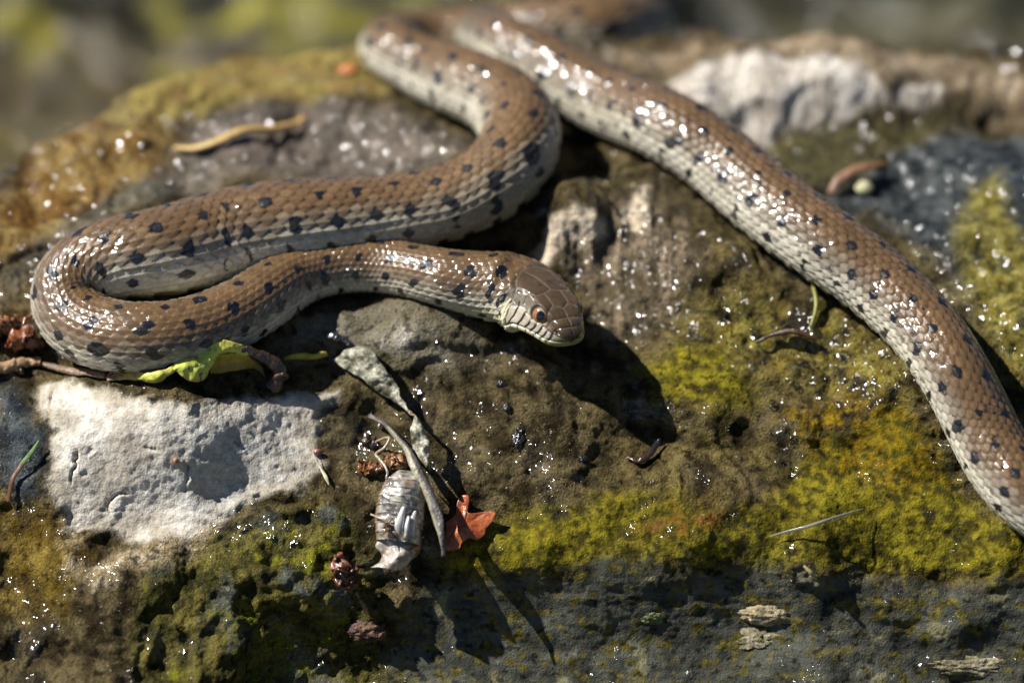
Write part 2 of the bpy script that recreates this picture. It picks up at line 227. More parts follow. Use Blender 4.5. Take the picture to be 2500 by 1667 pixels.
    'pink_seed': [(-4.524, -2.815, 0.06)],
    'strand': [(5.874, -4.849, 0.05), (6.365, -4.744, 0.15), (6.767, -4.702, 0.22), (7.163, -4.575, 0.26), (7.588, -4.403, 0.22), (8.023, -4.227, 0.15)],
    'straw': [(6.694, -5.428, 0.12), (6.808, -5.554, 0.12), (6.929, -5.719, 0.06)],
    'flake': [(5.89, -6.687, 0.06)],
    'crust': [(5.522, -7.26, 0.0), (10.577, -7.86, 0.01), (3.248, -6.752, 0.0)],
    'orange_seed': [(-7.694, -3.251, 0.03)],
    'black_curl': [(2.616, -2.997, 0.08), (2.884, -3.151, 0.12), (3.135, -3.03, 0.16), (3.307, -2.763, 0.2), (3.398, -2.41, 0.22)],
    'black_crumbs': [(-0.263, -1.218, 0.01), (-0.1, -1.8, 0.01), (0.163, -2.554, 0.01), (1.624, -3.066, 0.02)],
    'black_scrap': [(-4.378, 0.013, 0.06), (-4.115, -0.06, 0.1), (-3.863, -0.173, 0.1), (-3.598, -0.316, 0.08)],
    'dark_twig': [(5.665, -0.118, 0.1), (6.068, 0.072, 0.2), (6.593, 0.134, 0.2), (7.1, -0.056, 0.12)],
    'green_thread': [(6.694, 1.535, 0.5), (6.898, 1.375, 0.35), (6.988, 1.129, 0.25), (7.067, 0.623, 0.12), (6.984, 0.219, 0.05)],
    'orange_scrap': [(-4.159, 9.545, 0.08)],
}

rnd = random.Random(5)
col = scene.collection


# ---------------------------------------------------------------- helpers
def tag(o, label=None, cat=None, group=None, kind=None):
    if label: o['label'] = label
    if cat: o['category'] = cat
    if group: o['group'] = group
    if kind: o['kind'] = kind
    return o


def set_film(me, N):
    """normals of the smooth water film lying over the rough surface"""
    a = me.attributes.new('film', 'FLOAT_VECTOR', 'POINT')
    a.data.foreach_set('vector', np.asarray(N, np.float32).ravel())


def grid_normals(P):
    n = np.cross(np.gradient(P, axis=0), np.gradient(P, axis=1))
    return n / (np.linalg.norm(n, axis=2)[..., None] + 1e-9)


def add_mesh(name, V, F, mat, parent=None, color=None, wet=None, smooth=True):
    """V (n,3); F list of faces or an (m,4)/(m,3) int array."""
    V = np.asarray(V, np.float32).reshape(-1, 3)
    me = bpy.data.meshes.new(name)
    if isinstance(F, np.ndarray):
        k = F.shape[1]
        me.vertices.add(len(V))
        me.vertices.foreach_set('co', V.ravel())
        me.loops.add(F.size)
        me.loops.foreach_set('vertex_index', F.astype(np.int32).ravel())
        me.polygons.add(len(F))
        me.polygons.foreach_set('loop_start', np.arange(0, F.size, k, dtype=np.int32))
        me.update(calc_edges=True)
        me.validate()
    else:
        me.from_pydata(V.tolist(), [], [list(f) for f in F])
    me.polygons.foreach_set('use_smooth', np.full(len(me.polygons), smooth))
    if color is not None:
        c = np.ones((len(V), 4), np.float32)
        c[:, :3] = color
        a = me.color_attributes.new('tint', 'FLOAT_COLOR', 'POINT')
        a.data.foreach_set('color', c.ravel())
    if wet is not None:
        a = me.attributes.new('wet', 'FLOAT', 'POINT')
        a.data.foreach_set('value', np.broadcast_to(np.asarray(wet, np.float32), (len(V),)).copy())
    me.materials.append(mat)
    me.update()
    o = bpy.data.objects.new(name, me)
    col.objects.link(o)
    if parent is not None:
        o.parent = parent
    return o


def grid_faces(ni, nj, close_j=False):
    i = np.arange(ni - 1)[:, None]
    j = np.arange(nj if close_j else nj - 1)[None, :]
    j2 = (j + 1) % nj
    return np.stack(np.broadcast_arrays(i * nj + j, i * nj + j2, (i + 1) * nj + j2, (i + 1) * nj + j), -1).reshape(-1, 4)


def join(*meshes):
    """meshes: (V, F array, color) -> one V, F, color"""
    Vs, Fs, Cs, n = [], [], [], 0
    for V, F, c in meshes:
        V = np.asarray(V, float).reshape(-1, 3)
        F = np.asarray(F)
        if F.shape[1] == 3:
            F = np.concatenate([F, F[:, 2:3]], 1)
        Vs.append(V)
        Fs.append(F + n)
        Cs.append(np.broadcast_to(np.asarray(c, float), (len(V), 3)))
        n += len(V)
    return np.concatenate(Vs), np.concatenate(Fs), np.concatenate(Cs)


def spline(P, n):
    """Catmull-Rom through rows of P, n samples evenly spaced along the first three columns' arc length."""
    P = np.asarray(P, float)
    Q = np.vstack([2 * P[0] - P[1], P, 2 * P[-1] - P[-2]])
    out = []
    for k in range(1, len(Q) - 2):
        t = np.linspace(0, 1, 24, endpoint=False)[:, None]
        a, b, c, d = Q[k - 1], Q[k], Q[k + 1], Q[k + 2]
        out.append(0.5 * (2 * b + (c - a) * t + (2 * a - 5 * b + 4 * c - d) * t ** 2 + (3 * b - a - 3 * c + d) * t ** 3))
    out.append(Q[-2][None])
    D = np.concatenate(out)
    L = np.concatenate([[0], np.cumsum(np.linalg.norm(np.diff(D[:, :3], axis=0), axis=1))])
    u = np.linspace(0, L[-1], n) if np.isscalar(n) else np.asarray(n)
    return np.stack([np.interp(u, L, D[:, k]) for k in range(D.shape[1])], -1)


def tube(path, radii, segs=10, flat=1.0, rough=0.0, up=(0, 0, 1), n=None):
    """A closed tapering tube: (V, F). flat squashes it along up; rough adds lumps."""
    n = n or max(6, len(path) * 5)
    P = spline(path, n)
    r = np.interp(np.linspace(0, 1, n), np.linspace(0, 1, len(radii)), radii)
    T = np.gradient(P, axis=0)
    T /= np.linalg.norm(T, axis=1)[:, None] + 1e-9
    A = np.cross(T, np.asarray(up, float))
    A /= np.linalg.norm(A, axis=1)[:, None] + 1e-9
    B = np.cross(A, T)
    a = np.linspace(0, 2 * np.pi, segs, endpoint=False)
    R = r[:, None] * np.ones(segs)
    V = P[:, None] + R[..., None] * (np.cos(a)[None, :, None] * A[:, None] + flat * np.sin(a)[None, :, None] * B[:, None])
    if rough:
        V = V + rough * np.stack([fbm(V, 3.0, 3, seed=q) + 0.7 * fbm(V, 8.0, 2, seed=q + 4) for q in (1, 2, 3)], -1)
    V = V.reshape(-1, 3)
    F = grid_faces(n, segs, True)
    V = np.vstack([V, P[0], P[-1]])
    m = n * segs
    caps = [[m, (j + 1) % segs, j, j] for j in range(segs)] + [[m + 1, m - segs + j, m - segs + (j + 1) % segs, m - segs + (j + 1) % segs] for j in range(segs)]
    return V, np.vstack([F, np.array(caps)])


def sheet(G, thick):
    """A closed shell of the given thickness from a grid of points (ni, nj, 3): (V, F)."""
    ni, nj = G.shape[:2]
    a = np.gradient(G, axis=0)
    b = np.gradient(G, axis=1)
    N = np.cross(a, b)
    N /= np.linalg.norm(N, axis=2)[..., None] + 1e-9
    th = np.broadcast_to(np.asarray(thick, float), (ni, nj))[..., None]
    top, bot = (G + N * th / 2).reshape(-1, 3), (G - N * th / 2).reshape(-1, 3)
    F = grid_faces(ni, nj)
    m = ni * nj
    ring = [i * nj for i in range(ni)] + [(ni - 1) * nj + j for j in range(1, nj)] + [i * nj + nj - 1 for i in range(ni - 2, -1, -1)] + list(range(nj - 2, 0, -1))
    side = [[ring[k], ring[(k + 1) % len(ring)], ring[(k + 1) % len(ring)] + m, ring[k] + m] for k in range(len(ring))]
    return np.vstack([top, bot]), np.vstack([F, F[:, ::-1] + m, np.array(side)])


def ribbon(rows, nu=40, nv=9, thick=0.015, belly=0.0, wave=0.0, seed=1):
    """A leaf-like shell between two edge lines given in boulder coordinates; belly bows its middle."""
    A = spline([at(*r[0]) for r in rows], nu)
    B = spline([at(*r[1]) for r in rows], nu)
    v = np.linspace(0, 1, nv)[None, :, None]
    G = A[:, None] * (1 - v) + B[:, None] * v
    N = np.cross(np.gradient(G, axis=0), np.gradient(G, axis=1))
    N /= np.linalg.norm(N, axis=2)[..., None] + 1e-9
    N = N * np.where(N[..., 2:3] * 0.5 - N[..., 1:2] * 0.8 < 0, -1, 1)
    G = G + N * (belly * 4 * v * (1 - v))
    if wave:
        G = G + N * (wave * fbm(G, 2.5, 3, seed=seed))[..., None]
    V, F = sheet(G, thick)
    u = np.repeat(np.linspace(0, 1, nu), nv)
    w = np.tile(np.linspace(0, 1, nv), nu)
    return V, F, np.concatenate([u, u]), np.concatenate([w, w])


def lump(centre, size, nrm, rough=0.3, freq=3.0, seed=0, n=14, axes=None):
    """A closed irregular lump with half-sizes (across, along, thick) lying on the surface."""
    th = np.linspace(0, np.pi, n)
    ph = np.linspace(0, 2 * np.pi, 2 * n, endpoint=False)
    d = np.stack([np.sin(th)[:, None] * np.cos(ph), np.sin(th)[:, None] * np.sin(ph), np.cos(th)[:, None] + 0 * ph], -1)
    nrm = np.asarray(nrm, float)
    X = np.array([1.0, 0, 0]) if axes is None else np.asarray(axes, float)
    X = X - nrm * (X @ nrm)
    X /= np.linalg.norm(X)
    Y = np.cross(nrm, X)
    r = 1 + rough * fbm(d * 1.0 + seed * 3.7, freq, 3, seed=seed)
    d = d * r[..., None]
    V = np.asarray(centre) + d[..., 0:1] * X * size[0] + d[..., 1:2] * Y * size[1] + d[..., 2:3] * nrm * size[2]
    return V.reshape(-1, 3), grid_faces(n, 2 * n, True)


def mat_tint(name, rough=0.5, coat=0.0, spec=0.5, bump=0.0, bump_scale=20.0, vary=0.0, vary_scale=8.0, trans=0.0, sub=0.0, color=None, coat_rough=0.08, film=False):
    """Principled material: colour from the tint attribute (or fixed), broken up by noise, with a noise bump."""
    m = bpy.data.materials.new(name)
    m.use_nodes = True
    nt = m.node_tree
    b = nt.nodes['Principled BSDF']
    tc = nt.nodes.new('ShaderNodeTexCoord')
    if color is None:
        a = nt.nodes.new('ShaderNodeAttribute')
        a.attribute_name = 'tint'
        out = a.outputs['Color']
    else:
        a = nt.nodes.new('ShaderNodeRGB')
        a.outputs[0].default_value = (*color, 1)
        out = a.outputs[0]
    if vary:
        nz = nt.nodes.new('ShaderNodeTexNoise')
        nz.inputs['Scale'].default_value = vary_scale
        nz.inputs['Detail'].default_value = 5
        nt.links.new(tc.outputs['Object'], nz.inputs['Vector'])
        mr = nt.nodes.new('ShaderNodeMapRange')
        mr.inputs['From Min'].default_value = 0.3
        mr.inputs['From Max'].default_value = 0.7
        mr.inputs['To Min'].default_value = 1 - vary
        mr.inputs['To Max'].default_value = 1 + vary
        nt.links.new(nz.outputs['Fac'], mr.inputs['Value'])
        mx = nt.nodes.new('ShaderNodeVectorMath')
        mx.operation = 'SCALE'
        nt.links.new(out, mx.inputs[0])
        nt.links.new(mr.outputs[0], mx.inputs['Scale'])
        out = mx.outputs[0]
    nt.links.new(out, b.inputs['Base Color'])
    b.inputs['Roughness'].default_value = rough
    b.inputs['Specular IOR Level'].default_value = spec
    b.inputs['Coat Weight'].default_value = coat
    b.inputs['Coat Roughness'].default_value = coat_rough
    b.inputs['Transmission Weight'].default_value = trans
    if sub:
        b.inputs['Subsurface Weight'].default_value = sub
        b.inputs['Subsurface Radius'].default_value = (0.1, 0.06, 0.03)
    if bump:
        nz = nt.nodes.new('ShaderNodeTexNoise')
        nz.inputs['Scale'].default_value = bump_scale
        nz.inputs['Detail'].default_value = 4
        nt.links.new(tc.outputs['Object'], nz.inputs['Vector'])
        bp = nt.nodes.new('ShaderNodeBump')
        bp.inputs['Strength'].default_value = 1.0
        bp.inputs['Distance'].default_value = bump
        nt.links.new(nz.outputs['Fac'], bp.inputs['Height'])
        nt.links.new(bp.outputs[0], b.inputs['Normal'])
        if coat and not film:
            nt.links.new(bp.outputs[0], b.inputs['Coat Normal'])
    if film:
        fa = nt.nodes.new('ShaderNodeAttribute')
        fa.attribute_name = 'film'
        fz = nt.nodes.new('ShaderNodeTexNoise')
        fz.inputs['Scale'].default_value = 3.2
        fz.inputs['Detail'].default_value = 0.0
        nt.links.new(tc.outputs['Object'], fz.inputs['Vector'])
        fb = nt.nodes.new('ShaderNodeBump')
        fb.inputs['Distance'].default_value = 0.10
        nt.links.new(fz.outputs['Fac'], fb.inputs['Height'])
        nt.links.new(fa.outputs['Vector'], fb.inputs['Normal'])
        nt.links.new(fb.outputs[0], b.inputs['Coat Normal'])
        wa = nt.nodes.new('ShaderNodeAttribute')
        wa.attribute_name = 'wet'
        nt.links.new(wa.outputs['Fac'], b.inputs['Coat Weight'])
        rr = nt.nodes.new('ShaderNodeMapRange')
        rr.inputs['To Min'].default_value = 0.55
        rr.inputs['To Max'].default_value = rough
        nt.links.new(wa.outputs['Fac'], rr.inputs['Value'])
        nt.links.new(rr.outputs[0], b.inputs['Roughness'])
    return m


def mat_rock():
    """Stone: tint attribute with fine grain; the wet attribute sets the water film's gloss."""
    m = bpy.data.materials.new('wet_stone')
    m.use_nodes = True
    nt = m.node_tree
    N = nt.nodes.new
    b = nt.nodes['Principled BSDF']
    tc = N('ShaderNodeTexCoord')
    a = N('ShaderNodeAttribute'); a.attribute_name = 'tint'
    w = N('ShaderNodeAttribute'); w.attribute_name = 'wet'

    def nz(scale, detail, rough=0.6):
        t = N('ShaderNodeTexNoise')
        t.inputs['Scale'].default_value = scale
        t.inputs['Detail'].default_value = detail
        t.inputs['Roughness'].default_value = rough
        nt.links.new(tc.outputs['Object'], t.inputs['Vector'])
        return t.outputs['Fac']

    def mr(src, a0, a1, b0, b1):
        t = N('ShaderNodeMapRange')
        for k, v in zip(('From Min', 'From Max', 'To Min', 'To Max'), (a0, a1, b0, b1)):
            t.inputs[k].default_value = v
        nt.links.new(src, t.inputs['Value'])
        return t.outputs[0]

    def mul(x, y, op='MULTIPLY'):
        t = N('ShaderNodeMath'); t.operation = op
        for k, v in ((0, x), (1, y)):
            if isinstance(v, (int, float)): t.inputs[k].default_value = v
            else: nt.links.new(v, t.inputs[k])
        return t.outputs[0]

    grain = mr(nz(17, 6, 0.7), 0.33, 0.67, 0.45, 1.6)
    cl = N('ShaderNodeAttribute'); cl.attribute_name = 'calm'      # dry stone and algae film are finer grained
    calm = cl.outputs['Fac']
    grain = mul(mul(mul(grain, -1.0, 'ADD'), calm), 1.0, 'ADD')
    sc = N('ShaderNodeVectorMath'); sc.operation = 'SCALE'
    nt.links.new(a.outputs['Color'], sc.inputs[0])
    nt.links.new(grain, sc.inputs['Scale'])
    nt.links.new(sc.outputs[0], b.inputs['Base Color'])
    # wet parts gloss in patches
    wetf = w.outputs['Fac']
    nt.links.new(mr(wetf, 0, 1, 0.92, 0.30), b.inputs['Roughness'])
    nt.links.new(mr(wetf, 0, 0.8, 0.0, 1.0), b.inputs['Coat Weight'])
    b.inputs['Coat Roughness'].default_value = 0.11
    b.inputs['Coat IOR'].default_value = 1.42
    b.inputs['Specular IOR Level'].default_value = 0.08
    fine = nz(22, 5, 0.7)
    vor = N('ShaderNodeTexVoronoi')
    vor.inputs['Scale'].default_value = 17
    nt.links.new(tc.outputs['Object'], vor.inputs['Vector'])
    h = mul(mul(fine, mul(vor.outputs['Distance'], -0.55), 'ADD'), calm)
    bp = N('ShaderNodeBump')
    bp.inputs['Strength'].default_value = 1.0
    bp.inputs['Distance'].default_value = 0.045
    nt.links.new(h, bp.inputs['Height'])
    nt.links.new(bp.outputs[0], b.inputs['Normal'])
    bp2 = N('ShaderNodeBump')
    bp2.inputs['Strength'].default_value = 1.0
    bp2.inputs['Distance'].default_value = 0.30
    fl = N('ShaderNodeAttribute'); fl.attribute_name = 'film'
    nt.links.new(fl.outputs['Vector'], bp2.inputs['Normal'])
    film_h = mul(nz(2.6, 0.0), mul(nz(6.0, 0.0), 0.36), 'ADD')
    nt.links.new(film_h, bp2.inputs['Height'])
    nt.links.new(bp2.outputs[0], b.inputs['Coat Normal'])
    return m


# ---------------------------------------------------------------- the boulder
def axis_steps(parts):
    return np.unique(np.concatenate([np.arange(a, b, d) for a, b, d in parts]).round(4))


GXS = axis_steps([(-21, -13, 0.12), (-13, 13, 0.034), (13, 21.01, 0.12)])
GSS = axis_steps([(-24, -9.6, 0.15), (-9.6, 3.5, 0.033), (3.5, 9, 0.045), (9, 14.5, 0.06), (14.5, 30, 0.2)])


def seg_dist(px, py, poly):
    """signed distance to a polygon, positive inside"""
    d = np.full(px.shape, 1e9, np.float32)
    inside = np.zeros(px.shape, bool)
    q = np.asarray(poly, np.float32)
    for (ax, ay), (bx, by) in zip(q, np.roll(q, -1, axis=0)):
        ex, ey = bx - ax, by - ay
        t = np.clip(((px - ax) * ex + (py - ay) * ey) / (ex * ex + ey * ey + 1e-9), 0, 1)
        d = np.minimum(d, (px - ax - t * ex) ** 2 + (py - ay - t * ey) ** 2)
        if ay != by:
            inside ^= ((ay > py) != (by > py)) & (px < (bx - ax) * (py - ay) / (by - ay) + ax)
    d = np.sqrt(d)
    return np.where(inside, d, -d)


X, S = np.meshgrid(GXS.astype(np.float32), GSS.astype(np.float32), indexing='ij')
PB = base(X, S)
NB = base_n(X, S)
Q = np.stack([X, S, 0.6 * PB[..., 2].astype(np.float32)], -1)          # surface coordinates for noise
n_lo = fbm(Q, 0.9, 3, seed=11)
n_mid = fbm(Q, 2.2, 3, seed=21)
n_hi = fbm(Q, 6.0, 3, gain=0.6, seed=31)
n_ridge = ridged(Q, 0.7, 3, seed=41)
n_str = fbm(np.stack([X * 0.5, S * 3.2, 0 * X], -1), 1.0, 3, seed=51)     # bedding lines of the front face
n_ver = fbm(np.stack([X * 3.0, S * 0.5, 0 * X], -1), 1.0, 3, seed=61)     # water-worn flutes
n_col = fbm(Q, 1.5, 4, gain=0.6, seed=71)
n_col2 = fbm(Q, 3.4, 3, gain=0.6, seed=81)

wx = 0.28 * fbm(Q, 1.6, 3, seed=91) + 0.10 * n_hi
wy = 0.28 * fbm(Q, 1.6, 3, seed=95) + 0.10 * n_hi[...]
REG = {}
for rname, poly in LAYOUT['regions'].items():
    q = np.asarray(poly)
    lo, hi = q.min(0) - 1.5, q.max(0) + 1.5
    ix = (GXS >= lo[0]) & (GXS <= hi[0])
    iy = (GSS >= lo[1]) & (GSS <= hi[1])
    m = np.full(X.shape, -9.0, np.float32)
    sl = np.ix_(ix, iy)
    m[sl] = seg_dist(X[sl] + wx[sl], S[sl] + wy[sl], poly)
    REG[rname] = m


def reg(name, soft=0.25, grow=0.0):
    return sstep(-soft, soft, REG[name] + grow)


dry = reg('dry_shoulder', 0.16)
ledge = np.maximum(reg('pale_ledge', 0.15), reg('pale_ledge_b', 0.15))
knob = np.maximum(reg('tan_knob', 0.15, 0.12), reg('tan_knob_b', 0.15, 0.05))
slate = sstep(-0.3, 0.3, REG['slate_band'] + 0.55 * n_lo + 0.25 * n_mid)
yellow = np.maximum(reg('yellow_a', 0.35), reg('yellow_b', 0.3))

# relief
D = 0.10 * n_lo + 0.085 * np.maximum(n_ridge, -0.3) + 0.075 * n_mid + 0.034 * n_hi
terr = fbm(Q, 0.5, 2, gain=0.3, seed=66) * 2.6
terr = np.floor(terr) + sstep(0.1, 0.65, terr - np.floor(terr))                # broken ledges
D = D + 0.14 * terr * (1 - slate) * (1 - 0.5 * yellow)
D = D * (1 - 0.62 * dry) + 0.05 * dry
D = D * (1 - 0.82 * slate)
D = D + slate * (0.025 * n_str + 0.035 * n_mid)
D = D + reg('mauve_right', 0.5) * 0.14 * n_ver
D = D + reg('dark_moss', 0.4) * (0.09 * n_mid + 0.10 * n_lo)
D = D * (1 - 0.35 * yellow)
D = D + yellow * (0.02 * np.abs(n_hi) - 0.03 * n_mid)
crack = np.exp(-((noise(Q * 0.8, 13) + 0.10 * n_hi) / 0.03) ** 2) * sstep(0.0, 0.35, noise(Q * 1.1, 14))
D = D - 0.15 * crack * np.maximum(dry, 0.5 * ledge)

pits = np.clip(-0.35 - fbm(Q, 4.0, 2, seed=17), 0, 1)
D = D - 0.10 * pits * dry + 0.02 * dry * n_hi
PR = PB + NB * D[..., None]


def mixc(c, m, rgb):
    m = np.asarray(m)[..., None]
    return c * (1 - m) + m * np.asarray(rgb)


def duo(a, b, n, lo=-0.4, hi=0.4):
    t = sstep(lo, hi, n)[..., None]
    return np.asarray(a) * (1 - t) + np.asarray(b) * t


C = duo((0.026, 0.019, 0.009), (0.118, 0.092, 0.048), n_col, -0.3, 0.3)        # wet olive brown
gold = sstep(0.5, 5.0, X) * sstep(5.5, 0.5, S)
C = mixc(C, gold * 0.8 * sstep(-0.25, 0.35, n_lo + 0.4 * n_col), duo((0.044, 0.034, 0.011), (0.150, 0.118, 0.044), n_col, -0.3, 0.3))
C = np.where((n_col2 > 0.42)[..., None], C * 0.6 + 0.4 * np.array([0.16, 0.14, 0.07]), C)
C = mixc(C, reg('brown_left', 0.6), duo((0.14, 0.070, 0.016), (0.29, 0.20, 0.080), n_col, -0.3, 0.3))
C = mixc(C, reg('yellow_crest', 0.5), duo((0.22, 0.15, 0.065), (0.29, 0.235, 0.085), n_col))
C = mixc(C, reg('grey_top', 0.5), duo((0.10, 0.085, 0.065), (0.19, 0.155, 0.125), n_col))
C = mixc(C, reg('grey_left', 0.5), duo((0.07, 0.07, 0.055), (0.15, 0.135, 0.10), n_col))
C = mixc(C, reg('front_plain', 0.4), duo((0.12, 0.10, 0.060), (0.21, 0.19, 0.145), n_col))
C = mixc(C, reg('mauve_right', 0.4), duo((0.09, 0.070, 0.040), (0.24, 0.185, 0.125), n_col + 0.5 * n_ver))
C = mixc(C, reg('slate_right', 0.5), duo((0.018, 0.022, 0.024), (0.085, 0.092, 0.090), n_col, -0.3, 0.3))
C = mixc(C, reg('ochre_right', 0.4) * sstep(-0.3, 0.3, n_col + 0.3), duo((0.12, 0.095, 0.015), (0.29, 0.25, 0.08), n_col2))
C = mixc(C, reg('ochre_mid', 0.5) * sstep(-0.2, 0.35, n_col + 0.15), duo((0.17, 0.12, 0.02), (0.25, 0.215, 0.06), n_col2))
C = mixc(C, reg('tan_crest', 0.5), duo((0.22, 0.16, 0.10), (0.36, 0.29, 0.21), n_col))
C = mixc(C, reg('dark_hollow', 0.3), duo((0.045, 0.040, 0.016), (0.10, 0.085, 0.035), n_col))
ymask = np.clip(yellow * sstep(-0.45, 0.15, n_col + 0.35 * n_col2 + 0.25), 0, 1)
C = mixc(C, ymask, duo((0.055, 0.046, 0.010), (0.225, 0.188, 0.030), n_col2 + 0.5 * n_hi + 0.4 * n_lo))
C = mixc(C, reg('orange_a', 0.5) * sstep(-0.1, 0.35, n_col2 + 0.1), duo((0.13, 0.080, 0.012), (0.26, 0.175, 0.025), n_hi))
C = mixc(C, reg('orange_b', 0.3) * sstep(-0.2, 0.3, n_col2), (0.15, 0.070, 0.022))
C = mixc(C, slate, duo((0.040, 0.041, 0.033), (0.128, 0.128, 0.104), 0.25 * n_str + 0.8 * n_col))
C = mixc(C, slate * sstep(0.0, 0.4, n_col2 + 0.2 * n_str + 0.3 * n_lo), duo((0.075, 0.062, 0.012), (0.18, 0.150, 0.05), n_hi))
C = mixc(C, slate * sstep(0.30, 0.42, n_col - 0.3 * n_lo), (0.24, 0.22, 0.13))
C = mixc(C, reg('dark_moss', 0.4), duo((0.035, 0.034, 0.012), (0.15, 0.125, 0.040), n_col + 0.4 * n_hi))
C = mixc(C, reg('dark_moss', 0.4) * sstep(0.15, 0.5, n_lo), duo((0.06, 0.066, 0.058), (0.13, 0.135, 0.115), n_hi))
C = mixc(C, np.maximum(reg('green_dots', 0.4), reg('dark_moss', 0.3) * sstep(0.1, 0.4, noise(Q * 1.0, 18))) * sstep(-0.1, 0.3, n_col2), (0.16, 0.155, 0.022))
C = mixc(C, reg('ochre_left', 0.4), duo((0.085, 0.055, 0.012), (0.23, 0.165, 0.050), n_col, -0.3, 0.3))
C = mixc(C, reg('slate_edge', 0.3), duo((0.022, 0.030, 0.038), (0.10, 0.11, 0.11), n_col))
C = mixc(C, reg('tan_lip', 0.2) * sstep(-0.25, 0.15, n_col), duo((0.30, 0.22, 0.12), (0.50, 0.42, 0.30), n_hi))
C = mixc(C, dry, duo((0.42, 0.375, 0.31), (0.70, 0.65, 0.57), n_col + 0.6 * n_lo, -0.35, 0.3))
C = mixc(C, dry * reg('grey_mid', 0.5) * sstep(-0.5, 0.2, n_col), duo((0.36, 0.36, 0.33), (0.62, 0.60, 0.55), n_hi))
C = mixc(C, dry * sstep(0.25, 0.6, n_col2) * 0.6, (0.62, 0.48, 0.36))
C = mixc(C, dry * (1 - sstep(0.0, 0.55, REG['dry_shoulder'] + 0.5 * n_col2)) * 0.55, (0.34, 0.29, 0.20))
C = mixc(C, dry * crack * 0.6, (0.22, 0.17, 0.12))
C = mixc(C, reg('pale_spot', 0.2), duo((0.30, 0.26, 0.20), (0.48, 0.44, 0.37), n_col2))
C = mixc(C, ledge, duo((0.50, 0.43, 0.35), (0.76, 0.70, 0.62), n_col))
C = mixc(C, knob, duo((0.58, 0.47, 0.33), (0.76, 0.64, 0.48), n_col2))
lum = C.mean(-1, keepdims=True)
sat = (1 + 0.14 * (1 - np.maximum(dry, np.maximum(ledge, knob))))[..., None]
C = lum + (C - lum) * sat                                   # wet stone shows its colour fully
C = np.clip(C * (1 - 0.12 * (1 - dry))[..., None], 0.006, 0.9)
WET = np.clip(1 - dry - 0.9 * ledge - 0.8 * knob - 0.55 * reg('front_plain', 0.5) - 0.8 * slate - 0.6 * reg('tan_crest', 0.5) - 0.5 * reg('pale_spot', 0.2), 0, 1)
WET = WET * (1 - 0.65 * yellow) * (1 - 0.3 * reg('dark_moss', 0.4)) * 1.0
soaked = np.clip(reg('slate_right', 0.6) + reg('dark_hollow', 0.5) + 0.8 * reg('ochre_mid', 0.6) + 0.7 * reg('mauve_right', 0.5) + 0.6 * reg('grey_top', 0.5) + 0.6 * reg('brown_left', 0.6), 0, 1)
WET = WET * np.clip(np.maximum(0.02 + 0.98 * sstep(0.06, 0.26, fbm(Q, 0.8, 3, seed=88)), soaked), 0, 1)

C = np.where((fbm(Q, 5.0, 2, seed=77) < -0.34)[..., None] & (dry < 0.5)[..., None], C * 0.35, C)      # black grit
M_ROCK = mat_rock()
boulder = add_mesh('boulder', PR.reshape(-1, 3), grid_faces(*X.shape), M_ROCK, color=C.reshape(-1, 3), wet=WET.ravel())
ca = boulder.data.attributes.new('calm', 'FLOAT', 'POINT')
ca.data.foreach_set('value', (1 - 0.6 * dry - 0.45 * yellow - 0.5 * slate).astype(np.float32).ravel())
set_film(boulder.data, grid_normals(PB + NB * (0.10 * n_lo + 0.03 * n_mid)[..., None]).reshape(-1, 3))
tag(boulder, 'large wet boulder mottled with yellow algae and pale dry stone, carrying the snake', 'boulder')


def at(x, s, h=0.0):
    """a point h above the real (rough) surface of the boulder"""
    i = np.clip(np.interp(x, GXS, np.arange(len(GXS))), 0, len(GXS) - 1.001)
    j = np.clip(np.interp(s, GSS, np.arange(len(GSS))), 0, len(GSS) - 1.001)
    a, b = int(i), int(j)
    k = 3
    d = D[max(a - k, 0):a + k + 1, max(b - k, 0):b + k + 1].max() * 0.6 + 0.4 * D[a, b]
    return base(x, s) + base_n(x, s) * (d + h)


def nrm(x, s):
    return base_n(x, s)


# ---------------------------------------------------------------- the stream behind
def far_steps(lo, hi, d, reach):
    mid = np.arange(lo, hi + d, d)
    out = d * 1.35 ** np.arange(1, 30)
    up = hi + np.cumsum(out)
    dn = lo - np.cumsum(out)
    return np.concatenate([dn[dn > -reach][::-1], mid, up[up < reach]])


bx = far_steps(-32, 32, 0.3, 6000)
by = far_steps(10, 62, 0.3, 6000)
BX, BY = np.meshgrid(bx, by, indexing='ij')
bq = np.stack([BX, BY, 0 * BX], -1) * 0.16
near = np.exp(-((BX / 120) ** 2 + ((BY - 30) / 120) ** 2))
bz = -7.0 + 4.5 * np.exp(-((BX + 15) / 9) ** 2 - ((BY - 13) / 8) ** 2) + near * (1.6 * fbm(bq, 1.0, 3, seed=3) + 1.0 * fbm(bq, 3.0, 3, seed=6))
bc = fbm(bq, 1.2, 3, seed=9)
bc2 = fbm(bq, 2.6, 3, seed=12)
cc = duo((0.008, 0.008, 0.003), (0.085, 0.075, 0.035), bc, -0.3, 0.35)
cc = mixc(cc, sstep(0.12, 0.4, bc2) * sstep(-8, 3, -BX), (0.30, 0.27, 0.03))
cc = mixc(cc, sstep(0.2, 0.45, bc2) * sstep(0, 6, BX), (0.05, 0.075, 0.015))
cc = mixc(cc, sstep(0.3, 0.55, fbm(bq, 2.0, 3, seed=15)), (0.14, 0.125, 0.07))
cc = mixc(cc, 0.75 * sstep(-3, -9, BX) * sstep(33, 22, BY), duo((0.075, 0.050, 0.018), (0.19, 0.145, 0.060), bc2))
bed = add_mesh('stream_bed', np.stack([BX, BY, bz], -1).reshape(-1, 3), grid_faces(*BX.shape), M_ROCK, color=cc.reshape(-1, 3), wet=np.full(BX.size, 0.9))
ca = bed.data.attributes.new('calm', 'FLOAT', 'POINT')
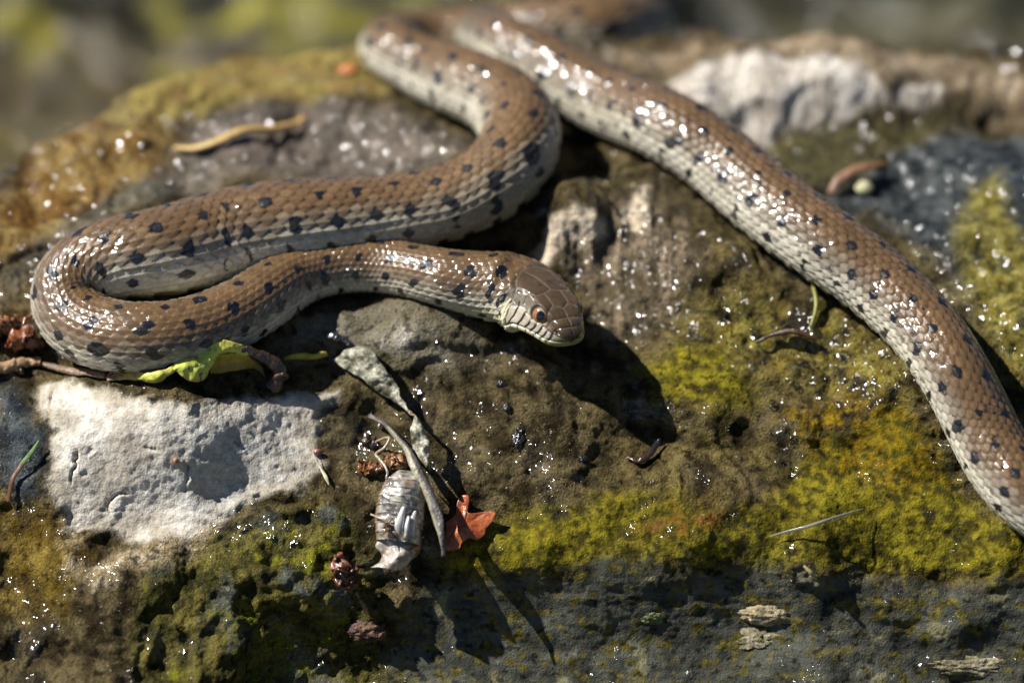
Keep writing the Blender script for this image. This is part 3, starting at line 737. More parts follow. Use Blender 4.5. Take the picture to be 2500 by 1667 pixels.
ca.data.foreach_set('value', np.ones(BX.size, np.float32))
set_film(bed.data, grid_normals(np.stack([BX, BY, bz], -1)).reshape(-1, 3))
tag(bed, 'blurred wet bed of the stream behind the boulder', 'stream bed', kind='structure')

# ---------------------------------------------------------------- the snake
HEAD_L = 2.75
spine_raw = np.asarray(LAYOUT['snake_spine'], float)
dense = spline(spine_raw, 6000)
cum = np.concatenate([[0], np.cumsum(np.linalg.norm(np.diff(dense[:, :3], axis=0), axis=1))])
TOTAL = cum[-1]


def smooth_cols(A, w):
    k = np.hanning(2 * w + 3)[1:-1]
    k /= k.sum()
    return np.stack([np.convolve(np.pad(A[:, c], w, mode='edge'), k, mode='valid') for c in range(A.shape[1])], -1)


dense[:, 3:6] = smooth_cols(dense[:, 3:6], 110)
dense[:, 6:] = smooth_cols(dense[:, 6:], 60)
pos_s = smooth_cols(dense[:, :3], 85)
blend = sstep(1.0, 4.5, cum)[:, None] * sstep(0.0, 1.0, TOTAL - cum)[:, None]
dense[:, :3] = dense[:, :3] * (1 - blend) + pos_s * blend
TANG = np.gradient(dense[:, :3], axis=0)
TANG /= np.linalg.norm(TANG, axis=1)[:, None]
TANG = smooth_cols(TANG, 25)
TANG /= np.linalg.norm(TANG, axis=1)[:, None]

# ring stations: fine on the head, then ten to a scale row
st = list(HEAD_L * (1 - np.cos(np.linspace(0, np.pi / 2, 60))) * 0.16)
while st[-1] < HEAD_L + 0.3:
    st.append(st[-1] + 0.0115)
R_OF = lambda s: np.interp(s, cum, dense[:, 6])
VISIBLE_END = TOTAL
while st[-1] < TOTAL - 0.05:
    st.append(st[-1] + max(0.008, 0.036 * min(R_OF(st[-1]), 1.0)))
ST = np.array(st)
NJ = 224
ni = len(ST)
cen = np.stack([np.interp(ST, cum, dense[:, k]) for k in range(3)], -1)
upv = np.stack([np.interp(ST, cum, dense[:, k]) for k in (3, 4, 5)], -1)
tan = np.stack([np.interp(ST, cum, TANG[:, k]) for k in range(3)], -1)        # towards the tail
side = np.cross(tan, upv)
side /= np.linalg.norm(side, axis=1)[:, None]                                  # the animal's right-hand side
upv = np.cross(side, tan)
upv /= np.linalg.norm(upv, axis=1)[:, None]
rad = R_OF(ST)

_pg = np.linspace(-1, 1, 2001)
_dn = np.where(np.abs(_pg) < 0.30, 0.9, np.where(np.abs(_pg) < 0.72, 1.35, 0.6))            # finer on the sides, coarser under the belly
_cd = np.concatenate([[0], np.cumsum(_dn[:-1])])
phi = np.interp(np.linspace(0, _cd[-1], NJ + 1)[:-1], _cd, _pg) * np.pi                            # 0 = along the back
u = np.clip(1 - ST / HEAD_L, 0, 1)                                              # 1 at the snout, 0 where the neck begins
inhead = sstep(-0.02, 0.12, u)
r_neck = 0.50
hw = np.interp(u, [0, .08, .2, .3, .4, .5, .6, .7, .8, .9, 1.0], [.86, .90, .97, 1.00, .99, .94, .85, .74, .62, .51, .41])
ht = np.interp(u, [0, .1, .2, .3, .4, .55, .7, .8, .9, 1.0], [.80, .71, .62, .53, .47, .42, .40, .37, .32, .27])
hb = np.interp(u, [0, .2, .4, .6, .8, .9, 1.0], [.84, .82, .72, .56, .43, .37, .30])
nose = np.sqrt(np.clip(1 - (np.clip((u - 0.86) / 0.14, 0, 1)) ** 2.3, 0, 1))
tipf = np.where(u > .999, 0, 1)
hw, ht, hb = hw * nose, ht * (0.3 + 0.7 * nose) * tipf, hb * (0.3 + 0.7 * nose) * tipf
w_ = hw * inhead + rad * (1 - inhead)
t_ = ht * inhead + rad * (1 - inhead)
b_ = hb * inhead + rad * 0.92 * (1 - inhead)
cs, sn = np.cos(phi)[None], np.sin(phi)[None]
# head section: flat crown, sides sloping out to the lips, shallow chin
_ap = np.abs(phi) / np.pi
_kn = np.linspace(0, 1, 201)
_sect = np.array([(0, 0, 1), (.15, .36, .97), (.25, .54, .87), (.33, .64, .66), (.40, .72, .40), (.50, .86, .0), (.60, 1.0, -.42), (.645, 1.0, -.56), (.70, .985, -.74), (.80, .80, -.92), (.90, .45, -.985), (1, 0, -1)])
_sx = np.convolve(np.pad(np.interp(_kn, _sect[:, 0], _sect[:, 1]), 6, mode='reflect', reflect_type='odd'), np.ones(13) / 13, mode='valid')
_sz = np.convolve(np.pad(np.interp(_kn, _sect[:, 0], _sect[:, 2]), 6, mode='reflect'), np.ones(13) / 13, mode='valid')
h_lat = np.sign(phi) * np.interp(_ap, _kn, _sx)
h_ver = np.interp(_ap, _kn, _sz)
ih = sstep(0.05, 0.48, u)[:, None]
lat = h_lat[None] * ih + sn * (1 - ih)
ver = h_ver[None] * ih + cs * (1 - ih)
sd_off = lat * w_[:, None]
up_off = ver * np.where(ver > 0, t_[:, None], b_[:, None])
P0 = cen[:, None] + up_off[..., None] * upv[:, None] + sd_off[..., None] * side[:, None]
# surface normals of the plain tube
dA = np.gradient(P0, axis=0)
dB = (np.roll(P0, -1, axis=1) - np.roll(P0, 1, axis=1)) / 2
NS = np.cross(dB, dA)
NS /= np.linalg.norm(NS, axis=2)[..., None] + 1e-9
NS = NS * np.sign((NS * (P0 - cen[:, None])).sum(-1).mean())

# --- scale lattice (19 keeled rows, free ends towards the tail, belly shields below)
ROWS, PHI_V = 21, 2.12
lon = np.concatenate([[0], np.cumsum(np.diff(ST) / (0.31 * np.maximum(0.5 * (rad[1:] + rad[:-1]), 0.12)))])
LON = np.repeat(lon[:, None], NJ, 1) + 0.22 * fbm(P0, 0.9, 2, seed=7)
ROW = np.repeat((phi / (2 * PHI_V / ROWS))[None], ni, 0) + 0.16 * fbm(P0, 0.9, 2, seed=8)
best = np.full(LON.shape, -1.0, np.float32)
own_i = np.zeros(LON.shape)
own_j = np.zeros(LON.shape)
keel = np.zeros(LON.shape)
rim = np.zeros(LON.shape)
r0 = np.round(ROW)
for dj in (-1, 0, 1):
    rj = r0 + dj
    off = 0.5 * (np.abs(rj) % 2)
    k0 = np.round(LON - off)
    for dk in (-1, 0, 1):
        ci = k0 + dk + off
        du, dv = LON - ci, ROW - rj
        wdt = 0.80 * np.clip(1 - np.abs(du / 0.80) ** np.where(du > 0, 1.7, 2.6), 0, 1) ** 0.75
        ok = (np.abs(dv) < wdt) & (np.abs(rj) <= (ROWS - 1) / 2)
        h = 0.12 + 0.88 * (du / 0.80 * 0.5 + 0.5) - 0.22 * (dv / (wdt + 1e-6)) ** 2
        h = np.where(ok, h, -1)
        m = h > best
        best = np.where(m, h, best)
        own_i = np.where(m, ci, own_i)
        own_j = np.where(m, rj, own_j)
        rim = np.where(m, np.abs(dv) / (wdt + 1e-6), rim)
        keel = np.where(m, np.exp(-(dv / 0.11) ** 2) * np.clip(1 - (du / 0.7) ** 2, 0, 1), keel)
gap = best < 0.02
best = np.clip(best, 0, 1)
belly = np.abs(ROW) > (ROWS + 0.2) / 2
vl = LON / 1.9 + 0.25
vi = np.floor(vl)
vf = vl - vi
best = np.where(belly, 0.0 + 1.1 * vf, best)
own_i = np.where(belly, vi, own_i)
own_j = np.where(belly, 14 * np.sign(ROW), own_j)
gap = np.where(belly, vf > 0.93, gap)
amp = 0.066 * np.minimum(rad, 1.05)[:, None]
relief = amp * (best - 0.5) + 0.20 * amp * keel * (np.abs(own_j) < 10) * (1 - belly)

# --- colours, one per scale
hsh = (np.sin(own_i * 12.9898 + own_j * 78.233) * 43758.5453) % 1.0
pj = np.abs(own_j) / ((ROWS - 1) / 2)                       # 0 back .. 1 lowest side row
own_s = np.interp(np.where(belly, own_i * 1.9, own_i), lon, ST)
own_phi = own_j * (2 * PHI_V / ROWS)
back = np.array([0.138, 0.080, 0.036]) * (0.80 + 0.4 * hsh[..., None])
flank = np.array([0.200, 0.155, 0.105]) * (0.85 + 0.3 * hsh[..., None])
pale = np.array([0.55, 0.505, 0.40]) * (0.86 + 0.22 * hsh[..., None])
bel = np.array([0.30, 0.27, 0.15]) * (0.9 + 0.2 * hsh[..., None])
t1 = sstep(0.31, 0.49, pj + 0.10 * (hsh - 0.5))[..., None]
t2 = sstep(0.47, 0.74, pj + 0.08 * (hsh - 0.5))[..., None]
CS = back * (1 - t1) + flank * t1
CS = CS * (1 - t2) + pale * t2
k_b = int(np.argmin(np.linalg.norm(dense[:, :3] - spine_raw[29, :3], axis=1)))
w_b = np.exp(-((ST - cum[k_b] + 0.9) / 2.6) ** 2)[:, None]
CS = mixc(CS, 0.8 * w_b * t2[..., 0], np.array([0.19, 0.14, 0.070]))
CS = np.where(belly[..., None], bel, CS)


def spots(pitch, phi0, rs, rphi, phase, seed):
    ss = 0.55 * own_s + 0.45 * ST[:, None]
    pp = 0.55 * own_phi + 0.45 * phi[None]
    k = np.round(own_s / pitch - phase)
    jit = (np.sin(k * 91.7 + seed) * 4375.85) % 1.0 - 0.5
    jit2 = (np.sin(k * 47.3 + seed * 3.1) * 9631.2) % 1.0 - 0.5
    c = (k + phase + 0.18 * jit) * pitch
    sz = (0.85 + 0.4 * jit2) * (1.08 - 0.10 * sstep(15, 40, own_s))
    return ((ss - c) / (rs * sz)) ** 2 + ((pp - phi0 - 0.12 * jit2) / (rphi * sz)) ** 2 < 1 + 0.7 * (hsh - 0.5)


black = np.zeros(LON.shape, bool)
for sgn, ph in ((1, 0.0), (-1, 0.47)):
    black |= spots(0.98, sgn * 0.36, 0.135, 0.17, ph, 3 + sgn)
    black |= spots(0.94, sgn * 1.02, 0.155, 0.22, ph + 0.33, 11 + sgn)
    black |= spots(0.96, sgn * 1.62, 0.10, 0.24, ph + 0.7, 23 + sgn)
black &= ~belly
black |= belly & (w_b > 0.2) & (np.abs(ROW) < 13.4) & (vf < 0.34)
black |= belly & (((np.abs(ROW) > 11.4) & (np.abs(ROW) < 13.2) & (hsh > 0.6)) | (np.abs(ROW) > 14.2))
CS = np.where(black[..., None], np.array([0.009, 0.010, 0.013]) + 0.06 * CS * sstep(0.5, 1.0, hsh)[..., None], CS)
CS = CS * (1 - 0.25 * sstep(0.66, 0.95, rim) * (~belly))[..., None]          # dark skin at the scale edges
CS = np.where(gap[..., None], CS * 0.35, CS)

# --- head: plates, lips, collar
U = np.repeat(u[:, None], NJ, 1)
PH = np.repeat(phi[None], ni, 0)
AP = np.abs(PH) / np.pi                                     # 0 crown .. 1 chin
A_CM = U * HEAD_L
hm = (U > 0.02) & (U < 0.9999)
AW = 0.62                                                   # rough arc length of one radian on the head


def seam(lines, width):
    d = np.full(U.shape, 9.0)
    sel = U > 0.0
    uu, pp = U[sel], AP[sel]
    acc = np.full(uu.shape, 9.0)
    for line in lines:
        for (u0, p0), (u1, p1) in zip(line[:-1], line[1:]):
            ax, ay = u0 * HEAD_L, p0 * np.pi * AW
            bx_, by_ = u1 * HEAD_L, p1 * np.pi * AW
            x, y = uu * HEAD_L, pp * np.pi * AW
            e2 = (bx_ - ax) ** 2 + (by_ - ay) ** 2 + 1e-9
            t = np.clip(((x - ax) * (bx_ - ax) + (y - ay) * (by_ - ay)) / e2, 0, 1)
            acc = np.minimum(acc, (x - ax - t * (bx_ - ax)) ** 2 + (y - ay - t * (by_ - ay)) ** 2)
    d[sel] = np.sqrt(acc)
    return np.exp(-(d / width) ** 2)


EYE_U, EYE_P = 0.70, 0.385
top_lines = [
    [(0.24, 0), (0.53, 0)],                                              # between the parietals
    [(0.24, 0.0), (0.27, .14), (0.36, .26), (0.50, .27), (0.56, .22)],
    [(0.53, 0), (0.56, .10), (0.70, .11), (0.745, 0)],                   # frontal
    [(0.56, .10), (0.56, .24), (0.60, .29)],
    [(0.70, .11), (0.735, .20), (0.77, .30)],                            # prefrontal
    [(0.745, 0), (0.985, 0)],
    [(0.845, 0), (0.845, .20), (0.825, .34)],                            # internasals
    [(0.935, 0), (0.93, .22), (0.905, .36), (0.90, .50)],
    [(0.77, .30), (0.78, .46)], [(0.825, .34), (0.835, .47)],
    [(0.36, .26), (0.38, .40), (0.46, .46)], [(0.50, .27), (0.53, .40)],
    [(0.24, .0), (0.20, .2), (0.26, .34), (0.38, .40)],
    [(0.26, .34), (0.27, .46), (0.33, .54), (0.34, .64)], [(0.38, .40), (0.36, .48), (0.33, .54)],
]
LIP_TOP = [(0.34, .50), (0.46, .46), (0.56, .44), (0.63, .475), (0.70, .49), (0.78, .47), (0.86, .48), (0.95, .46)]
MOUTH = [(0.30, .64), (0.45, .645), (0.60, .635), (0.75, .62), (0.88, .60), (0.97, .56), (1.0, .5)]
mouth_p = np.interp(u, [m[0] for m in MOUTH], [m[1] for m in MOUTH])[:, None]
lip_p = np.interp(u, [m[0] for m in LIP_TOP], [m[1] for m in LIP_TOP])[:, None]
lip_seams = [[(a - 0.03, .63), (a + 0.005, .55), (a - 0.005, .47), (a - 0.03, .42)] for a in (0.40, 0.505)] + \
            [[(a - 0.012, .63), (a + 0.004, .56), (a - 0.004, .475)] for a in (0.605, 0.685, 0.745, 0.80, 0.855, 0.91)]
low_seams = [[(a, .65), (a + 0.01, .74)] for a in (0.50, 0.60, 0.69, 0.77, 0.84, 0.90)] + [[(0.42, .74), (0.7, .735), (0.95, .70)]]
s_top = seam(top_lines, 0.014)
s_lip = seam(lip_seams, 0.026)
s_low = seam(low_seams, 0.018)
s_mouth = seam([MOUTH], 0.028)
s_edge = seam([LIP_TOP], 0.016)
eye_d = np.sqrt(((U - EYE_U) * HEAD_L) ** 2 + ((AP - EYE_P) * np.pi * AW) ** 2)
brow = np.exp(-(((U - EYE_U) * HEAD_L / 0.30) ** 2 + ((AP - 0.27) * np.pi * AW / 0.13) ** 2))
hz = np.where(hm, 1.0, 0.0) * sstep(0.03, 0.12, U)
fade0 = 0.22 + 0.10 * sstep(0.38, 0.50, AP)
relief = relief * (1 - sstep(0, 1, (U - fade0) / 0.12) * hz)
relief = relief - hz * sstep(0.2, 0.28, U) * (0.010 * s_top + 0.016 * s_lip + 0.012 * s_low + 0.03 * s_mouth + 0.008 * s_edge)
relief = relief - hz * sstep(0.2, 0.3, U) * 0.014 * seam(top_lines, 0.06)
relief = relief + hz * (0.055 * brow - 0.085 * np.exp(-(eye_d / 0.17) ** 4) + 0.02 * np.exp(-((eye_d - 0.235) / 0.05) ** 2))
relief = relief - hz * 0.06 * np.exp(-(((U - 0.77) * HEAD_L / 0.22) ** 2 + ((AP - 0.40) * np.pi * AW / 0.13) ** 2))   # loreal hollow
relief = relief - hz * 0.05 * np.exp(-(((U - 0.925) * HEAD_L / 0.05) ** 2 + ((AP - 0.40) * np.pi * AW / 0.045) ** 2))   # nostril
relief = relief + hz * 0.05 * np.exp(-(((U - 0.36) * HEAD_L / 0.30) ** 2 + ((AP - 0.56) * np.pi * AW / 0.25) ** 2))     # jaw muscle

crown = np.array([0.074, 0.047, 0.024]) * (1 + 0.25 * fbm(P0, 3.0, 3, seed=5))[..., None]
cheek = np.array([0.13, 0.108, 0.075]) + 0 * crown
lip = np.array([0.43, 0.37, 0.28]) + 0 * crown
chin = np.array([0.70, 0.66, 0.45]) + 0 * crown
CH = crown
CH = mixc(CH, sstep(0.30, 0.36, AP) * sstep(0.80, 0.70, U), cheek)
CH = mixc(CH, sstep(-0.02, 0.01, AP - lip_p), lip)
CH = mixc(CH, sstep(-0.01, 0.01, AP - lip_p) * sstep(0.86, 0.97, U), np.array([0.20, 0.165, 0.105]))
CH = mixc(CH, sstep(-0.005, 0.005, AP - mouth_p), chin)
CH = mixc(CH, sstep(-0.005, 0.005, AP - mouth_p) * sstep(0.80, 0.90, U), np.array([0.30, 0.30, 0.12]))
CH = mixc(CH, 0.30 * s_top, np.array([0.30, 0.25, 0.18]))
CH = mixc(CH, np.clip(1.7 * s_lip * sstep(0.95, 0.9, U), 0, 1), np.array([0.012, 0.012, 0.012]))
CH = mixc(CH, np.clip(0.7 * s_low + 0.55 * s_mouth, 0, 1), np.array([0.03, 0.03, 0.015]))
CH = mixc(CH, np.exp(-(((U - 0.46) * HEAD_L / 0.05) ** 2 + ((AP - 0.06) * np.pi * AW / 0.04) ** 2)), np.array([0.03, 0.02, 0.012]))
CH = mixc(CH, 0.8 * np.exp(-((eye_d - 0.245) / 0.035) ** 2) * sstep(0.385, 0.44, AP), np.array([0.48, 0.42, 0.31]))
CH = mixc(CH, np.exp(-(eye_d / 0.20) ** 6), np.array([0.02, 0.015, 0.012]))
CH = mixc(CH, np.exp(-(((U - 0.925) * HEAD_L / 0.055) ** 2 + ((AP - 0.40) * np.pi * AW / 0.05) ** 2)), np.array([0.02, 0.017, 0.014]))
collar = sstep(0.44, 0.30, U) * sstep(0.40, 0.50, AP + 0.03 * hsh)
CH = mixc(CH, collar, np.array([0.66, 0.60, 0.39]))
hw_mix = sstep(0.20, 0.27, U + 0.02 * (hsh - 0.5))
CS2 = CS * (1 - hw_mix[..., None]) + CH * hw_mix[..., None]
throat = sstep(0.45, 0.54, AP + 0.03 * (hsh - 0.5)) * sstep(2.6, 0.4, np.repeat(ST[:, None], NJ, 1) - HEAD_L)
CS2 = mixc(CS2, throat * (1 - hw_mix) * (~black), np.array([0.62, 0.56, 0.36]))
for uu_, pp_, ru, rp in ((0.235, 0.36, 0.045, 0.055), (0.17, 0.40, 0.035, 0.05), (0.41, 0.60, 0.012, 0.03)):
    blot = (((U - uu_) / ru) ** 2 + ((AP - pp_) / rp) ** 2) < 1 + 0.5 * (hsh - 0.5)
    CS2 = np.where((blot & (PH > -9))[..., None], np.array([0.015, 0.017, 0.022]), CS2)

PV = P0 + NS * relief[..., None]
rough_attr = np.clip(0.5 + 0.5 * (1 - hw_mix), 0, 1)
M_SNAKE = mat_tint('wet_scales', rough=0.36, coat=1.0, coat_rough=0.13, spec=0.28, film=True, bump=0.010, bump_scale=22, vary=0.18, vary_scale=9)
V = PV.reshape(-1, 3)
F = grid_faces(ni, NJ, True)
nV = len(V)
V = np.vstack([V, PV[0].mean(0), PV[-1].mean(0)])
caps = np.array([[nV, j, (j + 1) % NJ, (j + 1) % NJ] for j in range(NJ)] + [[nV + 1, nV - NJ + (j + 1) % NJ, nV - NJ + j, nV - NJ + j] for j in range(NJ)])
F = F[:, ::-1]
cols = np.vstack([CS2.reshape(-1, 3), CS2[0].mean(0), CS2[-1].mean(0)])
quads = F
tris = caps[:, :3]


def add_mixed(name, V, quads, tris, mat, color):
    me = bpy.data.meshes.new(name)
    V = np.asarray(V, np.float32)
    me.vertices.add(len(V))
    me.vertices.foreach_set('co', V.ravel())
    idx = np.concatenate([quads.ravel(), tris.ravel()]).astype(np.int32)
    me.loops.add(len(idx))
    me.loops.foreach_set('vertex_index', idx)
    starts = np.concatenate([np.arange(len(quads)) * 4, len(quads) * 4 + np.arange(len(tris)) * 3]).astype(np.int32)
    me.polygons.add(len(starts))
    me.polygons.foreach_set('loop_start', starts)
    me.update(calc_edges=True)
    me.polygons.foreach_set('use_smooth', np.ones(len(starts), bool))
    c = np.ones((len(V), 4), np.float32)
    c[:, :3] = color
    me.color_attributes.new('tint', 'FLOAT_COLOR', 'POINT').data.foreach_set('color', c.ravel())
    me.materials.append(mat)
    me.update()
    o = bpy.data.objects.new(name, me)
    col.objects.link(o)
    return o


film_k = 0.95 - 0.10 * sstep(0.50, 0.58, ST / TOTAL)[:, None]
PF = P0 + NS * (relief * film_k)[..., None]
dB = np.roll(PF, -1, axis=1) - np.roll(PF, 1, axis=1)
NF = np.cross(dB, np.gradient(PF, axis=0))
NF /= np.linalg.norm(NF, axis=2)[..., None] + 1e-9
NF *= np.sign((NF * NS).sum(-1).mean())
snake = add_mixed('snake', V, quads, tris, M_SNAKE, cols)
wet_s = 1 - 0.75 * sstep(0.12, 0.24, U) * sstep(0.20, 0.30, AP) * sstep(0.80, 0.66, U)       # the cheek is dry
wet_s = wet_s * (1 - 0.72 * sstep(cum[k_b] - 3.5, cum[k_b] - 1.0, ST) * sstep(0.60 * TOTAL, 0.55 * TOTAL, ST))[:, None]   # the far loop has dried
snake.data.attributes.new('wet', 'FLOAT', 'POINT').data.foreach_set('value', np.concatenate([wet_s.ravel(), [1, 1]]).astype(np.float32))
set_film(snake.data, np.vstack([NF.reshape(-1, 3), -tan[:1], tan[-1:]]))
tag(snake, 'brown black-spotted snake coiled over the boulder with its head raised', 'snake')

# eyes
M_EYE = mat_tint('eye_gloss', rough=0.12, coat=1.0, coat_rough=0.03)
iE = int(np.argmin(np.abs(u - EYE_U)))
for sgn in (1, -1):
    jE = int(np.argmin(np.abs(phi - sgn * EYE_P * np.pi)))
    pc = P0[iE, jE]
    n0 = NS[iE, jE] * 0.85 - tan[iE] * 0.42 + upv[iE] * 0.05                 # looks out and a little forward
    n0 /= np.linalg.norm(n0)
    a1 = np.cross(upv[iE], n0); a1 /= np.linalg.norm(a1)
    a2 = np.cross(n0, a1)
    R = 0.245
    c0 = pc - NS[iE, jE] * 0.155
    th = np.linspace(0, np.pi, 25)
    az = np.linspace(0, 2 * np.pi, 36, endpoint=False)
    d = np.sin(th)[:, None, None] * (np.cos(az)[None, :, None] * a1 + np.sin(az)[None, :, None] * a2) + np.cos(th)[:, None, None] * n0
    ev = c0 + R * d
    tt = np.repeat(th[:, None], 36, 1)
    ec = duo((0.36, 0.125, 0.035), (0.26, 0.13, 0.05), np.sin(az * 9)[None] * 0.3 + fbm(ev, 14, 2, seed=2))
    ec = mixc(ec, sstep(0.55, 0.85, np.sin(az)[None] * np.sin(tt) * 1.6), (0.30, 0.24, 0.17))
    ec = mixc(ec, sstep(0.80, 0.95, tt), (0.10, 0.07, 0.05))
    ec = mixc(ec, sstep(1.00, 1.10, tt), (0.03, 0.02, 0.015))
    eye = add_mesh('eye', ev.reshape(-1, 3), grid_faces(25, 36, True), M_EYE, parent=snake, color=ec.reshape(-1, 3))
    th = np.linspace(0, 0.47, 8)
    d = np.sin(th)[:, None, None] * (0.78 * np.cos(az)[None, :, None] * a1 + 1.1 * np.sin(az)[None, :, None] * a2) + np.cos(th)[:, None, None] * n0
    d /= np.linalg.norm(d, axis=2)[..., None]
    add_mesh('pupil', (c0 + (R + 0.004) * d).reshape(-1, 3), grid_faces(8, 36, True), M_EYE, parent=eye, color=(0.006, 0.010, 0.022))

# ---------------------------------------------------------------- small things lying on the boulder
L_ = LAYOUT
M_LEAF = mat_tint('fresh_leaf', rough=0.5, coat=0.12, coat_rough=0.25, vary=0.25, vary_scale=7, bump=0.02, bump_scale=11)
M_DRY = mat_tint('dry_leaf', rough=0.55, coat=0.25, coat_rough=0.2, vary=0.35, vary_scale=11, bump=0.03, bump_scale=14)
M_WETBROWN = mat_tint('wet_brown', rough=0.3, coat=0.8, coat_rough=0.06, vary=0.4, vary_scale=9, bump=0.035, bump_scale=13)
M_HUSK = mat_tint('insect_husk', rough=0.28, trans=0.25, coat=0.7, coat_rough=0.1, vary=0.25, vary_scale=12, bump=0.012, bump_scale=22)
M_STRAW = mat_tint('straw', rough=0.5, vary=0.25, vary_scale=6, bump=0.006, bump_scale=14)
M_CRUST = mat_tint('lichen', rough=0.9, vary=0.4, vary_scale=10, bump=0.05, bump_scale=12)


def path(name):
    return np.array([at(*p) for p in L_[name]])


def n_of(name, k=0):
    return nrm(*L_[name][k][:2])


def add_tube(name, key, radii, mat, c0, c1=None, parent=None, flat=1.0, rough=0.0, segs=10, n=None):
    V, F = tube(path(key), radii, segs=segs, flat=flat, rough=rough, up=n_of(key), n=n)
    t = np.linspace(0, 1, (len(V) - 2) // segs).repeat(segs)
    t = np.concatenate([t, [0, 1]])[:, None]
    c = np.asarray(c0) * (1 - t) + np.asarray(c1 if c1 is not None else c0) * t
    return V, F, c, name, mat, parent


def put(t):
    V, F, c, name, mat, parent = t
    quads = F[F[:, 2] != F[:, 3]]
    tris = F[F[:, 2] == F[:, 3]][:, :3]
    o = add_mixed(name, V, quads, tris, mat, c)
    if parent is not None:
        o.parent = parent
    return o


# curled yellow-green leaf leaning on the coil
V, F, uu, vv = ribbon(L_['curled_leaf'], 140, 25, 0.015, belly=0.10, wave=0.09, seed=4)
c = duo((0.54, 0.64, 0.09), (0.62, 0.56, 0.09), 1.2 * np.abs(vv - 0.5) - 0.35 + 0.5 * fbm(V, 2.0, 2, seed=3))
c = mixc(c, sstep(0.30, 0.16, uu), (0.45, 0.30, 0.05))
c = mixc(c, sstep(0.12, 0.02, uu), (0.20, 0.10, 0.04))
side_vein = np.exp(-((((uu * 26 + np.abs(vv - 0.5) * 5) % 1.0) - 0.5) / 0.07) ** 2)
c = mixc(c, np.maximum(np.exp(-((vv - 0.5) / 0.025) ** 2), 0.5 * side_vein) * 0.5, (0.66, 0.66, 0.28))
c = mixc(c, sstep(0.40, 0.5, np.abs(vv - 0.5)) * sstep(-0.1, 0.3, fbm(V, 4, 2, seed=9)) * 0.7, (0.36, 0.22, 0.05))
c = mixc(c, sstep(0.42, 0.55, fbm(V, 6, 2, seed=10)), (0.22, 0.13, 0.03))
leaf = add_mesh('curled_leaf', V, F, M_LEAF, color=c)
tag(leaf, 'curled yellow-green leaf lying against the front coil of the snake', 'leaf')
V, F, uu, vv = ribbon(L_['leaf_underside'], 30, 9, 0.015, belly=-0.08, wave=0.04, seed=6)
add_mesh('browned_half', V, F, M_LEAF, parent=leaf, color=mixc(duo((0.36, 0.24, 0.04), (0.50, 0.42, 0.06), 0.5 - vv), sstep(0.55, 1.0, uu), (0.07, 0.04, 0.02)))
put(add_tube('withered_tip', 'leaf_tail', [0.015, 0.03, 0.045, 0.06], M_DRY, (0.32, 0.20, 0.15), (0.30, 0.17, 0.05), parent=leaf, rough=0.02))
put(add_tube('withered_tip', 'leaf_tail_b', [0.04, 0.03, 0.012], M_DRY, (0.32, 0.20, 0.15), parent=leaf, rough=0.02))

# shrivelled brown stalk with an open round end
stalk = put(add_tube('withered_stalk', 'brown_stalk', [0.04, 0.09, 0.13, 0.15, 0.17, 0.18], M_WETBROWN, (0.05, 0.034, 0.022), (0.045, 0.022, 0.012), rough=0.05, segs=16, n=40))
tag(stalk, 'dark brown shrivelled stalk with an open round end on the curled leaf', 'stalk')
put(add_tube('foot', 'brown_stalk_foot', [0.17, 0.20, 0.22], M_WETBROWN, (0.05, 0.022, 0.01), parent=stalk, rough=0.05, segs=14))
ce = path('brown_stalk')[-1]
ax = ce - path('brown_stalk')[-2]
ax = ax / np.linalg.norm(ax) + np.array([0.0, -0.9, 0.35])
ax /= np.linalg.norm(ax)
e1 = np.cross(ax, [1, 0.2, 0]); e1 /= np.linalg.norm(e1)
e2 = np.cross(ax, e1)
ring = [ce + ax * 0.12 + 0.15 * (math.cos(a) * e1 + math.sin(a) * e2) for a in np.linspace(0, 2 * math.pi, 14)]
V, F = tube(ring, [0.05] * 4, segs=9, rough=0.03, up=ax, n=36)
put((V, F, np.full((len(V), 3), (0.06, 0.035, 0.02)), 'rim', M_WETBROWN, stalk))

V, F, uu, vv = ribbon(L_['yellow_leaflet'], 30, 7, 0.015, belly=0.05)
o = add_mesh('leaflet', V, F, M_LEAF, color=mixc(duo((0.42, 0.44, 0.04), (0.46, 0.38, 0.05), fbm(V, 3, 2)), sstep(0.7, 1.0, uu), (0.35, 0.26, 0.05)))
tag(o, 'small narrow yellow leaf scrap beside the dark wet debris', 'leaf')

# grey twisted leaf
V, F, uu, vv = ribbon(L_['grey_leaf'], 120, 25, 0.012, belly=0.10, wave=0.20, seed=8)
vein = np.exp(-((vv - 0.5) / 0.04) ** 2) + 0.5 * np.exp(-(((vv * 5 + uu * 9) % 1.0 - 0.5) / 0.08) ** 2)
c = duo((0.10, 0.09, 0.05), (0.40, 0.385, 0.29), fbm(V, 3.4, 4, gain=0.7, seed=4), -0.3, 0.3)
c = mixc(c, 0.35 * vein, (0.10, 0.085, 0.05))
c = mixc(c, np.exp(-((uu - 0.60) / 0.025) ** 2) * sstep(0.3, 0.8, vv), (0.28, 0.09, 0.015))
o = add_mesh('grey_leaf', V, F, M_DRY, color=c)
tag(o, 'grey twisted dead leaf hanging over the rock below the snake', 'leaf')

# dark narrow blade
V, F, uu, vv = ribbon(L_['dark_blade'], 90, 11, 0.014, belly=0.09, wave=0.03, seed=9)
c = duo((0.30, 0.275, 0.19), (0.075, 0.062, 0.058), vv - 0.5 + 0.25 * fbm(V, 4, 2, seed=2), -0.12, 0.10)
c = mixc(c, 0.6 * np.exp(-((vv - 0.72) / 0.05) ** 2), (0.22, 0.20, 0.18))
c = mixc(c, sstep(0.3, 0.1, uu), (0.09, 0.065, 0.06))
o = add_mesh('narrow_leaf', V, F, M_DRY, color=c)
tag(o, 'long dark pointed dead blade resting across the silvery insect husk', 'leaf')

